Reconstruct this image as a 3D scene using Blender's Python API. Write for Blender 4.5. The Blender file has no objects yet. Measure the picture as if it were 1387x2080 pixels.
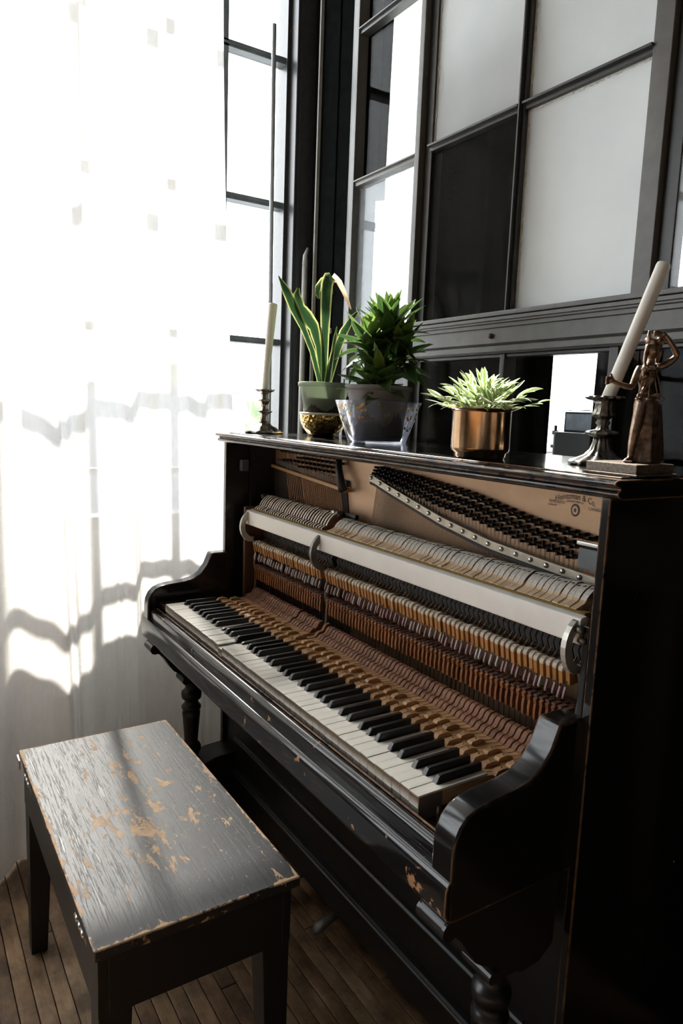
import bpy, bmesh, math, random
from mathutils import Vector, Matrix
R = random.Random(7)
S = bpy.context.scene
COL = S.collection
PI = math.pi

# ---------------------------------------------------------------- camera
cam_d = bpy.data.cameras.new('camera')
cam = bpy.data.objects.new('camera', cam_d)
COL.objects.link(cam)
cam_d.sensor_fit = 'VERTICAL'
cam_d.sensor_height = 36.0
cam_d.sensor_width = 24.0
cam_d.lens = 1430.0 / 2080 * 36
cam_d.clip_start = 0.02
cam_d.clip_end = 200
rx = Vector((0.53701189, 0.84275218, 0.0372424))
ux = Vector((-0.14058684, 0.04587812, 0.98900482))
fx = Vector((-0.83177736, 0.53634314, -0.14311696))
M = Matrix(((rx.x, ux.x, -fx.x, 1.98816), (rx.y, ux.y, -fx.y, -0.67075), (rx.z, ux.z, -fx.z, 1.31198), (0, 0, 0, 1)))
cam.matrix_world = M
S.camera = cam

# ---------------------------------------------------------------- world, sun, exposure
SKY = 7.0
SUN = 20.0
S.view_settings.view_transform = 'Standard'
S.view_settings.look = 'None'
S.view_settings.exposure = 0.40
S.view_settings.gamma = 1.0
S.view_settings.use_curve_mapping = False
w = bpy.data.worlds.new('world')
S.world = w
w.use_nodes = True
bg = w.node_tree.nodes['Background']
bg.inputs[0].default_value = (0.93, 0.97, 1.0, 1)
bg.inputs[1].default_value = SKY
sun_d = bpy.data.lights.new('sun', 'SUN')
sun_d.energy = SUN
sun_d.angle = math.radians(1.6)
sun_d.color = (1.0, 0.965, 0.9)
sun = bpy.data.objects.new('sun', sun_d)
COL.objects.link(sun)
sun.location = (-6, 1, 6)
sun.rotation_euler = Vector((1, -0.14, -0.66)).to_track_quat('-Z', 'Y').to_euler()

# ---------------------------------------------------------------- mesh builder
class MB:
    def __init__(s):
        s.v = []; s.f = []; s.m = []; s.uv = None
    def add(s, vs, fs, mi=0):
        n = len(s.v)
        s.v += [tuple(a) for a in vs]
        s.f += [tuple(n + i for i in f) for f in fs]
        s.m += [mi] * len(fs) if isinstance(mi, int) else list(mi)
        return s
    def box(s, x0, x1, y0, y1, z0, z1, mi=0):
        vs = [(x, y, z) for z in (z0, z1) for y in (y0, y1) for x in (x0, x1)]
        return s.add(vs, [(0, 2, 3, 1), (4, 5, 7, 6), (0, 1, 5, 4), (2, 6, 7, 3), (0, 4, 6, 2), (1, 3, 7, 5)], mi)
    def prism(s, prof, a0, a1, axis='x', mi=0, cap=None):
        n = len(prof)
        def P(a, q):
            return {'x': (a, q[0], q[1]), 'y': (q[0], a, q[1]), 'z': (q[0], q[1], a)}[axis]
        vs = [P(a0, q) for q in prof] + [P(a1, q) for q in prof]
        fs = [(i, (i + 1) % n, n + (i + 1) % n, n + i) for i in range(n)]
        mi2 = [mi] * n + [mi if cap is None else cap] * 2
        return s.add(vs, fs + [tuple(range(n)), tuple(range(n, 2 * n))], mi2)
    def tube(s, pts, rad, n=8, mi=0, cap=True, flat=None):
        pts = [Vector(p) for p in pts]
        if not hasattr(rad, '__len__'): rad = [rad] * len(pts)
        vs = []; prev = None
        for i, p in enumerate(pts):
            t = (pts[min(i + 1, len(pts) - 1)] - pts[max(i - 1, 0)])
            if t.length < 1e-9: t = Vector((0, 0, 1))
            t.normalize()
            if prev is None:
                a = Vector((0, 0, 1)) if abs(t.z) < .9 else Vector((1, 0, 0))
                u = t.cross(a).normalized()
            else:
                u = (prev - t * prev.dot(t)).normalized()
            prev = u
            v = t.cross(u)
            for k in range(n):
                c = 2 * PI * k / n
                fl = 1 if flat is None else flat
                vs.append(p + (u * math.cos(c) + v * math.sin(c) * fl) * rad[i])
        fs = []
        for i in range(len(pts) - 1):
            for k in range(n):
                fs.append((i * n + k, i * n + (k + 1) % n, (i + 1) * n + (k + 1) % n, (i + 1) * n + k))
        if cap:
            fs += [tuple(range(n)), tuple(range((len(pts) - 1) * n, len(pts) * n))]
        return s.add(vs, fs, mi)
    def lathe(s, prof, n=24, c=(0, 0, 0), mi=0, caps=True, wob=None):
        vs = []
        for j, (r, z) in enumerate(prof):
            for k in range(n):
                a = 2 * PI * k / n
                q = r if wob is None else wob(r, z, a, j)
                vs.append((c[0] + q * math.cos(a), c[1] + q * math.sin(a), c[2] + z))
        fs = []
        for i in range(len(prof) - 1):
            for k in range(n):
                fs.append((i * n + k, i * n + (k + 1) % n, (i + 1) * n + (k + 1) % n, (i + 1) * n + k))
        if caps:
            if prof[0][0] > 1e-6: fs.append(tuple(range(n)))
            if prof[-1][0] > 1e-6: fs.append(tuple(range((len(prof) - 1) * n, len(prof) * n)))
        return s.add(vs, fs, mi)
    def ball(s, c, r, nu=12, nv=8, mi=0, rot=None):
        if not hasattr(r, '__len__'): r = (r, r, r)
        vs = []
        for j in range(nv + 1):
            th = PI * j / nv
            for k in range(nu):
                a = 2 * PI * k / nu
                q = Vector((r[0] * math.sin(th) * math.cos(a), r[1] * math.sin(th) * math.sin(a), r[2] * math.cos(th)))
                if rot: q = rot @ q
                vs.append(q + Vector(c))
        fs = [(j * nu + k, j * nu + (k + 1) % nu, (j + 1) * nu + (k + 1) % nu, (j + 1) * nu + k) for j in range(nv) for k in range(nu)]
        return s.add(vs, fs, mi)
    def grid(s, fn, nu, nv, mi=0):
        vs = [fn(i / nu, j / nv) for j in range(nv + 1) for i in range(nu + 1)]
        fs = [(j * (nu + 1) + i, j * (nu + 1) + i + 1, (j + 1) * (nu + 1) + i + 1, (j + 1) * (nu + 1) + i) for j in range(nv) for i in range(nu)]
        s.uv = [(i / nu, j / nv) for j in range(nv + 1) for i in range(nu + 1)]
        return s.add(vs, fs, mi)
    def mesh(s, name, mats, smooth=False, origin=(0, 0, 0)):
        me = bpy.data.meshes.new(name)
        o = origin
        me.from_pydata([(a[0] - o[0], a[1] - o[1], a[2] - o[2]) for a in s.v], [], s.f)
        for m in (mats if isinstance(mats, (list, tuple)) else [mats]):
            me.materials.append(m)
        if max(s.m, default=0) > 0:
            me.polygons.foreach_set('material_index', s.m)
        if s.uv and len(s.uv) == len(s.v):
            uvl = me.uv_layers.new(name='UVMap')
            for l in me.loops: uvl.data[l.index].uv = s.uv[l.vertex_index]
        bm = bmesh.new(); bm.from_mesh(me)
        bmesh.ops.remove_doubles(bm, verts=bm.verts, dist=1e-6)
        bmesh.ops.recalc_face_normals(bm, faces=bm.faces)
        bm.to_mesh(me); bm.free()
        if smooth:
            for p in me.polygons: p.use_smooth = True
        me.update()
        return me

def wloc(o):
    return Vector(o['_w']) if '_w' in o else Vector((0, 0, 0))
def link(name, me, parent=None, loc=(0, 0, 0)):
    """object whose origin stands at world position loc"""
    o = bpy.data.objects.new(name, me)
    COL.objects.link(o)
    o['_w'] = tuple(loc)
    if parent is not None:
        o.parent = parent
        o.location = Vector(loc) - wloc(parent)
    else:
        o.location = loc
    return o
def bevel(o, wd=.002, seg=2):
    m = o.modifiers.new('bevel', 'BEVEL'); m.width = wd; m.segments = seg; m.limit_method = 'ANGLE'
    m.angle_limit = math.radians(40)
    for p in o.data.polygons: p.use_smooth = True
    w_ = o.modifiers.new('wn', 'WEIGHTED_NORMAL'); w_.keep_sharp = False
    return o
def part(name, mb, mat, parent, smooth=False, loc=(0, 0, 0), bv=0, label=None, kind=None):
    o = link(name, mb.mesh(name, mat, smooth, loc), parent, loc)
    if bv: bevel(o, bv)
    if label: o['label'] = label
    if kind: o['kind'] = kind
    return o
def tag(o, label, cat, group=None):
    o['label'] = label; o['category'] = cat
    if group: o['group'] = group
    return o
def thing(name, loc, label, cat, group=None):
    o = link(name, None, None, loc)
    o.empty_display_size = .05
    return tag(o, label, cat, group)
def struct(name, mb, mat, bv=0, label=None):
    o = part(name, mb, mat, None, bv=bv)
    o['kind'] = 'structure'
    if label: o['label'] = label
    return o
def sroot(name, loc=(0, 0, 0), label=None):
    o = link(name, None, None, loc); o['kind'] = 'structure'
    if label: o['label'] = label
    return o

# ---------------------------------------------------------------- materials
class NT:
    def __init__(s, name):
        s.mat = bpy.data.materials.new(name); s.mat.use_nodes = True
        s.t = s.mat.node_tree; s.n = s.t.nodes; s.l = s.t.links
        s.b = s.n['Principled BSDF']; s.out = s.n['Material Output']
    def node(s, ty, **k):
        n = s.n.new(ty)
        for a, v in k.items():
            if a.startswith('i_'):
                key = a[2:]
                n.inputs[int(key) if key.isdigit() else key.replace('_', ' ')].default_value = v
            else: setattr(n, a, v)
        return n
    def link(s, a, b): s.l.new(a, b)
    def coord(s, kind='Object', scale=(1, 1, 1), rot=(0, 0, 0)):
        c = s.node('ShaderNodeTexCoord'); m = s.node('ShaderNodeMapping')
        m.inputs['Scale'].default_value = scale; m.inputs['Rotation'].default_value = rot
        s.link(c.outputs[kind], m.inputs['Vector']); return m.outputs[0]
    def noise(s, vec, scale, detail=4, rough=.55, dist=0):
        n = s.node('ShaderNodeTexNoise')
        n.inputs['Scale'].default_value = scale; n.inputs['Detail'].default_value = detail
        n.inputs['Roughness'].default_value = rough; n.inputs['Distortion'].default_value = dist
        if vec is not None: s.link(vec, n.inputs['Vector'])
        return n.outputs['Fac']
    def ramp(s, fac, stops, interp='LINEAR'):
        r = s.node('ShaderNodeValToRGB'); e = r.color_ramp.elements; r.color_ramp.interpolation = interp
        while len(e) < len(stops): e.new(.5)
        for q, (p, c) in zip(e, stops):
            q.position = p; q.color = (c[0], c[1], c[2], 1) if hasattr(c, '__len__') else (c, c, c, 1)
        s.link(fac, r.inputs[0]); return r.outputs[0]
    def math(s, op, a, b=None, clamp=False):
        m = s.node('ShaderNodeMath', operation=op); m.use_clamp = clamp
        for i, q in enumerate((a, b)):
            if q is None: continue
            if isinstance(q, (int, float)): m.inputs[i].default_value = q
            else: s.link(q, m.inputs[i])
        return m.outputs[0]
    def mix(s, fac, a, b):
        m = s.node('ShaderNodeMix', data_type='RGBA')
        for i, q in ((0, fac), (6, a), (7, b)):
            if isinstance(q, (int, float)): m.inputs[i].default_value = q
            elif isinstance(q, tuple): m.inputs[i].default_value = (q[0], q[1], q[2], 1)
            else: s.link(q, m.inputs[i])
        return m.outputs[2]
    def bump(s, h, strength=.3, dist=.002):
        b = s.node('ShaderNodeBump'); b.inputs['Strength'].default_value = strength; b.inputs['Distance'].default_value = dist
        s.link(h, b.inputs['Height']); s.link(b.outputs[0], s.b.inputs['Normal']); return b
    def set(s, **k):
        for a, v in k.items():
            i = s.b.inputs[a.replace('_', ' ')]
            if isinstance(v, (int, float)): i.default_value = v
            elif isinstance(v, tuple): i.default_value = (v[0], v[1], v[2], 1)
            else: s.link(v, i)
        return s

def m_plain(name, col, rough=.5, metal=0, var=.12, scale=30, bump=0, spec=.5):
    t = NT(name); v = t.coord()
    n = t.noise(v, scale, 4)
    lo = tuple(c * (1 - var) for c in col); hi = tuple(min(1, c * (1 + var)) for c in col)
    t.set(Base_Color=t.ramp(n, [(.3, lo), (.7, hi)]), Roughness=rough, Metallic=metal)
    t.b.inputs['Specular IOR Level'].default_value = spec
    if bump: t.bump(n, bump, .001)
    return t.mat

def m_lacquer(name, base=(.012, .012, .013), rough=.22, chip=.5, edge=1.0, wood=(.42, .22, .11), scale=22, spec=.45):
    """worn black lacquer with wood showing along knocked edges"""
    t = NT(name); v = t.coord()
    g = t.node('ShaderNodeNewGeometry'); bv = t.node('ShaderNodeBevel', samples=3); bv.inputs['Radius'].default_value = .005
    d = t.node('ShaderNodeVectorMath', operation='DOT_PRODUCT')
    t.link(g.outputs['Normal'], d.inputs[0]); t.link(bv.outputs[0], d.inputs[1])
    ed = t.math('MULTIPLY', t.math('SUBTRACT', 1.0, d.outputs['Value'], True), 4.0 * edge, True)
    n1 = t.noise(v, scale, 6, .62); n2 = t.noise(v, scale * .22, 2)
    chipn = t.math('ADD', t.math('MULTIPLY', n1, .75), t.math('MULTIPLY', n2, .25))
    thr = t.math('SUBTRACT', .74 - .1 * (chip - .5), t.math('MULTIPLY', ed, .235))
    mask = t.math('MULTIPLY', t.math('SUBTRACT', chipn, thr), 40.0, True)
    wn = t.ramp(t.noise(v, 60, 4), [(.3, tuple(c * .6 for c in wood)), (.7, wood)])
    sm = t.noise(v, 7, 5)
    t.set(Base_Color=t.mix(mask, base, wn), Roughness=t.math('ADD', t.math('MULTIPLY', mask, .4), t.math('ADD', rough - .06, t.math('MULTIPLY', sm, .14))))
    t.b.inputs['Specular IOR Level'].default_value = spec
    hb = t.math('ADD', t.math('MULTIPLY', t.noise(v, 120, 3), .15), t.math('MULTIPLY', mask, -1.0))
    t.bump(hb, .25, .0008)
    return t.mat

def m_wood(name, c1, c2, axis='y', scale=40, rough=.55, stretch=8, bump=.15):
    t = NT(name)
    sc = {'x': (1 / stretch, 1, 1), 'y': (1, 1 / stretch, 1), 'z': (1, 1, 1 / stretch)}[axis]
    v = t.coord(scale=sc)
    oi = t.node('ShaderNodeObjectInfo')
    n = t.noise(v, scale, 5, .6, .6)
    f = t.math('ADD', t.math('MULTIPLY', n, .75), t.math('MULTIPLY', oi.outputs['Random'], .35))
    t.set(Base_Color=t.ramp(f, [(.25, c1), (.8, c2)]), Roughness=rough)
    if bump: t.bump(n, bump, .0006)
    return t.mat

lacq = m_lacquer('black_lacquer')
lacq_edge = m_lacquer('black_lacquer_worn', base=(.009, .009, .0095), rough=.125, chip=1.15, edge=1.5, spec=.36)
lacq_chip = m_lacquer('black_lacquer_chipped', base=(.009, .009, .0095), rough=.125, chip=1.75, edge=1.5, spec=.36, scale=30)
lacq_plain = m_plain('black_satin', (.010, .010, .011), .34, var=.2)
lacq_in = m_plain('black_inside', (.014, .014, .015), .45, var=.2)
ivory = NT('ivory')
_v = ivory.coord(scale=(1, .12, 1)); _n = ivory.noise(_v, 90, 3)
_oi = ivory.node('ShaderNodeObjectInfo')
ivory.set(Base_Color=ivory.mix(ivory.math('MULTIPLY', _oi.outputs['Random'], .6), ivory.ramp(_n, [(.3, (.72, .68, .60)), (.7, (.80, .77, .70))]), (.70, .67, .61)), Roughness=.3)
ivory = ivory.mat
ebony = m_plain('ebony', (.012, .012, .012), .32, var=.3, scale=120, bump=.1)
keywood = m_wood('key_wood', (.30, .15, .06), (.62, .38, .19), 'y', 60, .6, 10)
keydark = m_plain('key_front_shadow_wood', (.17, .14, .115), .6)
heelfelt = m_wood('heel_wood', (.15, .06, .03), (.30, .14, .075), 'y', 80, .7, 4)
catchwood = m_wood('catcher_wood', (.28, .115, .03), (.48, .22, .07), 'z', 90, .5, 8)
leather = m_plain('buff_leather', (.52, .45, .36), .75, var=.2, scale=120)
whipwood = m_wood('whippen_wood', (.15, .05, .016), (.36, .14, .045), 'z', 70, .5, 6)
darkfelt = m_plain('dark_grey_felt', (.045, .043, .045), .9, var=.25, scale=140)
brownfelt = m_plain('dull_brown_felt', (.13, .07, .055), .9, var=.25, scale=140)
shankw = m_wood('shank_wood', (.24, .13, .06), (.42, .25, .12), 'z', 60, .6, 6)
tabpink = m_plain('tab_rose', (.30, .16, .165), .6, var=.2, scale=150)
tabwhite = m_plain('tab_pale', (.40, .36, .34), .6, var=.15, scale=150)
felt = NT('hammer_felt'); _v = felt.coord(); _n = felt.noise(_v, 160, 4)
felt.set(Base_Color=felt.ramp(_n, [(.3, (.48, .44, .38)), (.7, (.66, .62, .55))]), Roughness=.9); felt.bump(_n, .2, .001); felt = felt.mat
feltside = m_plain('hammer_side', (.20, .11, .075), .85, var=.2, scale=80)
hamwood = m_wood('hammer_wood', (.50, .33, .19), (.74, .56, .38), 'y', 70, .55, 6)
tailwhite = m_plain('pale_tail_wood', (.66, .60, .52), .6, var=.15, scale=90)
railwhite = m_plain('rail_white', (.74, .71, .66), .42, var=.06, scale=14)
mustard = m_plain('mustard_felt', (.23, .14, .035), .95, var=.35, scale=160)
iron = m_plain('bracket_iron', (.16, .15, .14), .42, .7, var=.3, scale=40)
ironlight = m_plain('bracket_silver', (.50, .48, .44), .45, .6, var=.2, scale=50)
plate = NT('plate_bronze'); _v = plate.coord(); _a = plate.noise(_v, 6, 6, .6); _b = plate.noise(_v, 70, 4, .6)
plate.set(Base_Color=plate.ramp(_a, [(.3, (.30, .18, .10)), (.7, (.46, .29, .17))]), Roughness=.42, Metallic=.45); plate.bump(_b, .12, .001); plate = plate.mat
bronzepaint = m_plain('letter_dark', (.055, .04, .03), .6)
winm = m_plain('muntin_glare_grey', (.085, .095, .10), .4, var=.2)  # frame colour lightened to carry the window glare on the muntins
pinsteel = m_plain('tuning_pin_blued', (.045, .045, .05), .30, .85, var=.3, scale=200)
steel = m_plain('bright_steel', (.58, .56, .52), .28, .95, var=.15, scale=60)
nickel = m_plain('pressure_bar_nickel', (.34, .305, .245), .45, .75, var=.2, scale=40)
copper = m_plain('copper_string', (.24, .12, .06), .35, .85, var=.3, scale=200)
stringst = m_plain('string_steel', (.30, .25, .20), .35, .8, var=.3, scale=200)
agraffe = m_wood('bridge_wood', (.36, .20, .07), (.56, .34, .14), 'x', 50, .5, 6)
greymetal = m_plain('grey_plate_block', (.10, .11, .12), .55, .3)
brasspin = m_plain('brass_pin', (.62, .47, .24), .3, .9)
wirem = m_plain('dark_wire', (.07, .07, .075), .4, .7)

def m_bench():
    t = NT('bench_top_paint'); v = t.coord()
    vg = t.coord(scale=(3.0, 80, 30))
    gn = t.noise(vg, 2.6, 8, .68, .35)
    vl = t.coord(scale=(10, 26, 26)); vl2 = t.coord(scale=(16, 50, 50), rot=(0, 0, .12))
    ch = t.noise(vl, 1.5, 8, .70, .35)
    sx = t.node('ShaderNodeSeparateXYZ'); c = t.node('ShaderNodeTexCoord'); t.link(c.outputs['Object'], sx.inputs[0])
    ax = t.math('DIVIDE', t.math('ABSOLUTE', sx.outputs[0]), .358); ay = t.math('DIVIDE', t.math('ABSOLUTE', sx.outputs[1]), .177)
    dx = t.math('MULTIPLY', t.math('SUBTRACT', 1.0, ax), .358); dy = t.math('MULTIPLY', t.math('SUBTRACT', 1.0, ay), .177)
    de = t.math('MINIMUM', dx, dy)
    ge = t.node('ShaderNodeNewGeometry'); sn = t.node('ShaderNodeSeparateXYZ'); t.link(ge.outputs['Normal'], sn.inputs[0])
    edge = t.math('MULTIPLY', t.math('SUBTRACT', 1.0, t.math('DIVIDE', de, .011), True), t.math('MULTIPLY', t.math('SUBTRACT', sn.outputs[2], .35), 4.0, True))
    cen = t.math('SUBTRACT', 1.0, t.math('POWER', t.math('ADD', t.math('POWER', ax, 2.0), t.math('POWER', ay, 2.0)), .5), True)
    thr = t.math('SUBTRACT', t.math('SUBTRACT', .615, t.math('MULTIPLY', cen, .075)), t.math('MULTIPLY', edge, .24))
    mask = t.math('MULTIPLY', t.math('SUBTRACT', ch, thr), 60.0, True)
    fine = t.math('MULTIPLY', t.math('SUBTRACT', t.noise(vl2, 3.0, 6, .72), t.math('SUBTRACT', .650, t.math('MULTIPLY', cen, .045))), 60.0, True)
    mask = t.math('MAXIMUM', mask, fine)
    wc = t.ramp(t.noise(v, 60, 4), [(.3, (.50, .31, .17)), (.7, (.74, .52, .33))])
    t.set(Base_Color=t.mix(mask, (.014, .014, .015), wc), Roughness=t.math('ADD', t.math('MULTIPLY', mask, .3), t.ramp(gn, [(.35, .38), (.7, .47)])))
    t.b.inputs['Specular IOR Level'].default_value = .6
    crack = t.ramp(gn, [(.40, 0.0), (.47, 1.0)])
    t.bump(t.math('ADD', crack, t.math('MULTIPLY', mask, -.6)), .22, .0006)
    return t.mat
benchtop = m_bench()
benchpaint = m_lacquer('bench_black', base=(.011, .011, .011), rough=.4, chip=.2, edge=.4)

def m_plank():
    t = NT('old_floor_plank')
    v = t.coord(scale=(.18, 1, 1)); v2 = t.coord(); oi = t.node('ShaderNodeObjectInfo')
    n = t.noise(v, 55, 6, .65, .7); d = t.noise(v2, 7, 6, .62); sp = t.noise(v2, 90, 4, .7)
    base = t.ramp(t.math('ADD', t.math('MULTIPLY', n, .7), t.math('MULTIPLY', oi.outputs['Random'], .38)), [(.22, (.17, .085, .038)), (.55, (.38, .225, .115)), (.9, (.60, .42, .26))])
    dirt = t.ramp(d, [(.38, (.16, .15, .14)), (.60, (1, 1, 1))])
    m = t.node('ShaderNodeMix', data_type='RGBA', blend_type='MULTIPLY'); m.inputs[0].default_value = .8
    t.link(base, m.inputs[6]); t.link(dirt, m.inputs[7])
    dk = t.math('MULTIPLY', t.math('SUBTRACT', sp, .6), 12.0, True)
    t.set(Base_Color=t.mix(t.math('MULTIPLY', dk, .6), m.outputs[2], (.03, .022, .016)), Roughness=.55)
    t.bump(t.math('ADD', n, t.math('MULTIPLY', sp, .4)), .4, .0012)
    return t.mat
plankm = m_plank()
gapm = m_plain('floor_gap_dark', (.012, .009, .007), .9)
framem = NT('steel_frame_paint'); _v = framem.coord(); _n = framem.noise(_v, 40, 5); _r = framem.noise(_v, 9, 6, .7)
_mk = framem.math('MULTIPLY', framem.math('SUBTRACT', _r, .66), 18.0, True)
framem.set(Base_Color=framem.mix(_mk, framem.ramp(_n, [(.3, (.020, .021, .022)), (.7, (.034, .034, .034))]), (.10, .055, .035)), Roughness=.38); framem.bump(_n, .15, .001); framem = framem.mat
framegrey = m_plain('frame_grey_paint', (.105, .102, .095), .42, var=.15, scale=25, bump=.1)
blackwall = m_plain('black_wall_paint', (.006, .0065, .0065), .85, var=.3, spec=0)
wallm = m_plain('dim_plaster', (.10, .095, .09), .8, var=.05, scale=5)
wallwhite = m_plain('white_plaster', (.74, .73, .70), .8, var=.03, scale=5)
pipem = m_plain('pale_pipe_paint', (.40, .40, .38), .4, var=.1)
rodm = m_plain('grey_rod_paint', (.30, .33, .33), .4, var=.1)

def m_glass(name, haze=0.0, tint=(1, 1, 1), refl=.03, graze=1.0):
    t = NT(name); t.n.remove(t.b)
    tr = t.node('ShaderNodeBsdfTransparent'); tr.inputs[0].default_value = (*tint, 1)
    gl = t.node('ShaderNodeBsdfGlossy'); gl.inputs['Roughness'].default_value = .02
    lw = t.node('ShaderNodeLayerWeight'); lw.inputs[0].default_value = .5
    fr = t.math('ADD', refl, t.math('MULTIPLY', t.math('POWER', lw.outputs['Facing'], 5.0), graze), True)
    mx = t.node('ShaderNodeMixShader'); t.link(fr, mx.inputs[0]); t.link(tr.outputs[0], mx.inputs[1]); t.link(gl.outputs[0], mx.inputs[2])
    last = mx
    if haze:
        df = t.node('ShaderNodeBsdfDiffuse'); df.inputs[0].default_value = (.75, .8, .85, 1)
        tl = t.node('ShaderNodeBsdfTranslucent'); tl.inputs[0].default_value = (.75, .8, .85, 1)
        m1 = t.node('ShaderNodeMixShader'); m1.inputs[0].default_value = .5
        t.link(df.outputs[0], m1.inputs[1]); t.link(tl.outputs[0], m1.inputs[2])
        m2 = t.node('ShaderNodeMixShader'); m2.inputs[0].default_value = haze
        t.link(mx.outputs[0], m2.inputs[1]); t.link(m1.outputs[0], m2.inputs[2]); last = m2
    t.link(last.outputs[0], t.out.inputs[0]); return t.mat
glassm = m_glass('window_glass')
glassc = m_glass('screen_glass', 0, (.96, .98, .98), .002, .25)
glassh = m_glass('hazed_glass', .22, (.9, .93, .95))
def m_frost():
    t = NT('frosted_glass'); t.n.remove(t.b); v = t.coord()
    n = t.noise(v, 5, 4); e = t.noise(v, 60, 4)
    df = t.node('ShaderNodeBsdfDiffuse'); tl = t.node('ShaderNodeBsdfTranslucent')
    colr = t.ramp(n, [(.3, (.80, .84, .86)), (.7, (.87, .90, .91))])
    t.link(colr, df.inputs[0]); t.link(colr, tl.inputs[0])
    mx = t.node('ShaderNodeMixShader'); mx.inputs[0].default_value = .62
    t.link(df.outputs[0], mx.inputs[1]); t.link(tl.outputs[0], mx.inputs[2])
    gl = t.node('ShaderNodeBsdfGlossy'); gl.inputs['Roughness'].default_value = .35
    m2 = t.node('ShaderNodeMixShader'); m2.inputs[0].default_value = .05
    t.link(mx.outputs[0], m2.inputs[1]); t.link(gl.outputs[0], m2.inputs[2])
    t.link(m2.outputs[0], t.out.inputs[0]); return t.mat
frost = m_frost()
puttym = m_plain('old_putty', (.62, .64, .64), .8, var=.2, scale=60)
def m_cloth(name, col, trans=.5, sheer=.1, weave=1400, wr=.5, thru=1.0):
    t = NT(name); t.n.remove(t.b); v = t.coord()
    n = t.noise(t.coord(scale=(1, 1, .25)), 90, 4, .6); wv = t.noise(t.coord(scale=(1, 1, .06)), 420, 2); w2 = t.noise(t.coord(scale=(.06, .06, 1)), 420, 2)
    wrn = t.noise(t.coord(scale=(1, 1, .6)), 16, 6, .62, .8)
    colr = t.ramp(n, [(.3, tuple(c * .93 for c in col)), (.7, col)])
    df = t.node('ShaderNodeBsdfDiffuse'); tl = t.node('ShaderNodeBsdfTranslucent'); tp = t.node('ShaderNodeBsdfTransparent')
    t.link(colr, df.inputs[0]); t.link(t.mix(1 - thru, colr, (.0, .0, .0)), tl.inputs[0])
    b = t.node('ShaderNodeBump'); b.inputs['Strength'].default_value = wr; b.inputs['Distance'].default_value = .012
    t.link(t.math('ADD', wrn, t.math('MULTIPLY', t.math('ADD', wv, w2), .03)), b.inputs['Height'])
    t.link(b.outputs[0], df.inputs['Normal']); t.link(b.outputs[0], tl.inputs['Normal'])
    m1 = t.node('ShaderNodeMixShader'); m1.inputs[0].default_value = trans
    t.link(df.outputs[0], m1.inputs[1]); t.link(tl.outputs[0], m1.inputs[2])
    m2 = t.node('ShaderNodeMixShader'); m2.inputs[0].default_value = sheer
    t.link(m1.outputs[0], m2.inputs[1]); t.link(tp.outputs[0], m2.inputs[2])
    t.link(m2.outputs[0], t.out.inputs[0]); return t.mat
linen = m_cloth('white_linen', (.70, .675, .64), .5, .06, thru=.66)
linen2 = m_cloth('white_linen_far', (.86, .85, .83), .5, .05)
blackcloth = m_plain('black_velvet', (.010, .0085, .0085), .9, var=.1, scale=8, spec=0)

# ---------------------------------------------------------------- room shell
XW = -.60
YP = .72
floor = struct('floor', MB().box(-.75, 3.7, -4.1, 4.1, -.06, -.012), gapm, label='dark sub-floor under worn narrow planks')
pw = .0365
pl_mesh = {}
row = 0
y = -1.15
while y < .30:
    x = -.55 - R.random() * .9
    while x < 1.7:
        L = R.choice((.6, .9, 1.2, 1.5))
        key = L
        if key not in pl_mesh:
            mb = MB().box(0, L - .002, .0009, pw - .0009, -.012, 0)
            pl_mesh[key] = mb.mesh('plank', plankm)
        x1 = x
        if x + L > -.55:
            o = link('plank', pl_mesh[key], floor, (x, y, R.uniform(-.0012, .0)))
            bevel(o, .0012, 1)
        x += L
    y += pw; row += 1
far = MB()
far.box(-.6, 3.7, -4.1, -1.15, -.012, -.0005); far.box(1.7 + .6, 3.7, -1.15, .30, -.012, -.0005); far.box(-.6, 3.7, y, 4.1, -.012, -.0005)
part('far_boards', far, plankm, floor)
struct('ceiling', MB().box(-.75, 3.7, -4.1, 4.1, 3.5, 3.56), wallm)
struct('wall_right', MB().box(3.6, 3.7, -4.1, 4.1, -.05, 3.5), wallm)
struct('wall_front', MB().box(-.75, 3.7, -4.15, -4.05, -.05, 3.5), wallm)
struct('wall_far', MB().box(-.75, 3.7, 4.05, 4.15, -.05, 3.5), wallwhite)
wl = MB()
ZS, ZT = .86, 3.2
wl.box(-.75, XW, -4.1, 4.1, -.05, ZS); wl.box(-.75, XW, -4.1, 4.1, ZT, 3.5)
for a, b in ((-4.1, -3.7), (-1.75, -1.45), (.80, .92), (3.7, 4.1)):
    wl.box(-.75, XW, a, b, ZS, ZT)
struct('wall_left', wl, wallwhite)

def window(name, y0, y1, vs, hs, glass=True, wv=.016):
    root = sroot(name, (XW, (y0 + y1) / 2, ZS), 'tall steel-framed factory window with slender muntins')
    fr = MB()
    for a, b in ((y0, y0 + .035), (y1 - .03, y1)): fr.box(XW - .07, XW + .01, a, b, ZS, ZT)
    fr.box(XW - .07, XW + .02, y0, y1, ZS, ZS + .04); fr.box(XW - .07, XW + .01, y0, y1, ZT - .04, ZT)
    part('window_frame', fr, framem, root)
    for q in vs: part('muntin', MB().box(XW - .055, XW - .005, q - wv / 2, q + wv / 2, ZS, ZT), winm, root)
    for q in hs: part('muntin', MB().box(XW - .055, XW - .005, y0, y1, q - .012, q + .012).box(XW - .035, XW - .002, y0, y1, q - .004, q + .004), winm, root)
    if glass:
        ys = [y0] + sorted(vs) + [y1]; zs = [ZS + .04] + sorted(hs) + [ZT - .04]
        for i in range(len(ys) - 1):
            for j in range(len(zs) - 1):
                part('pane', MB().box(XW - .047, XW - .043, ys[i] + .008, ys[i + 1] - .008, zs[j] + .012, zs[j + 1] - .012), glassm, root)
    return root
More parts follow.
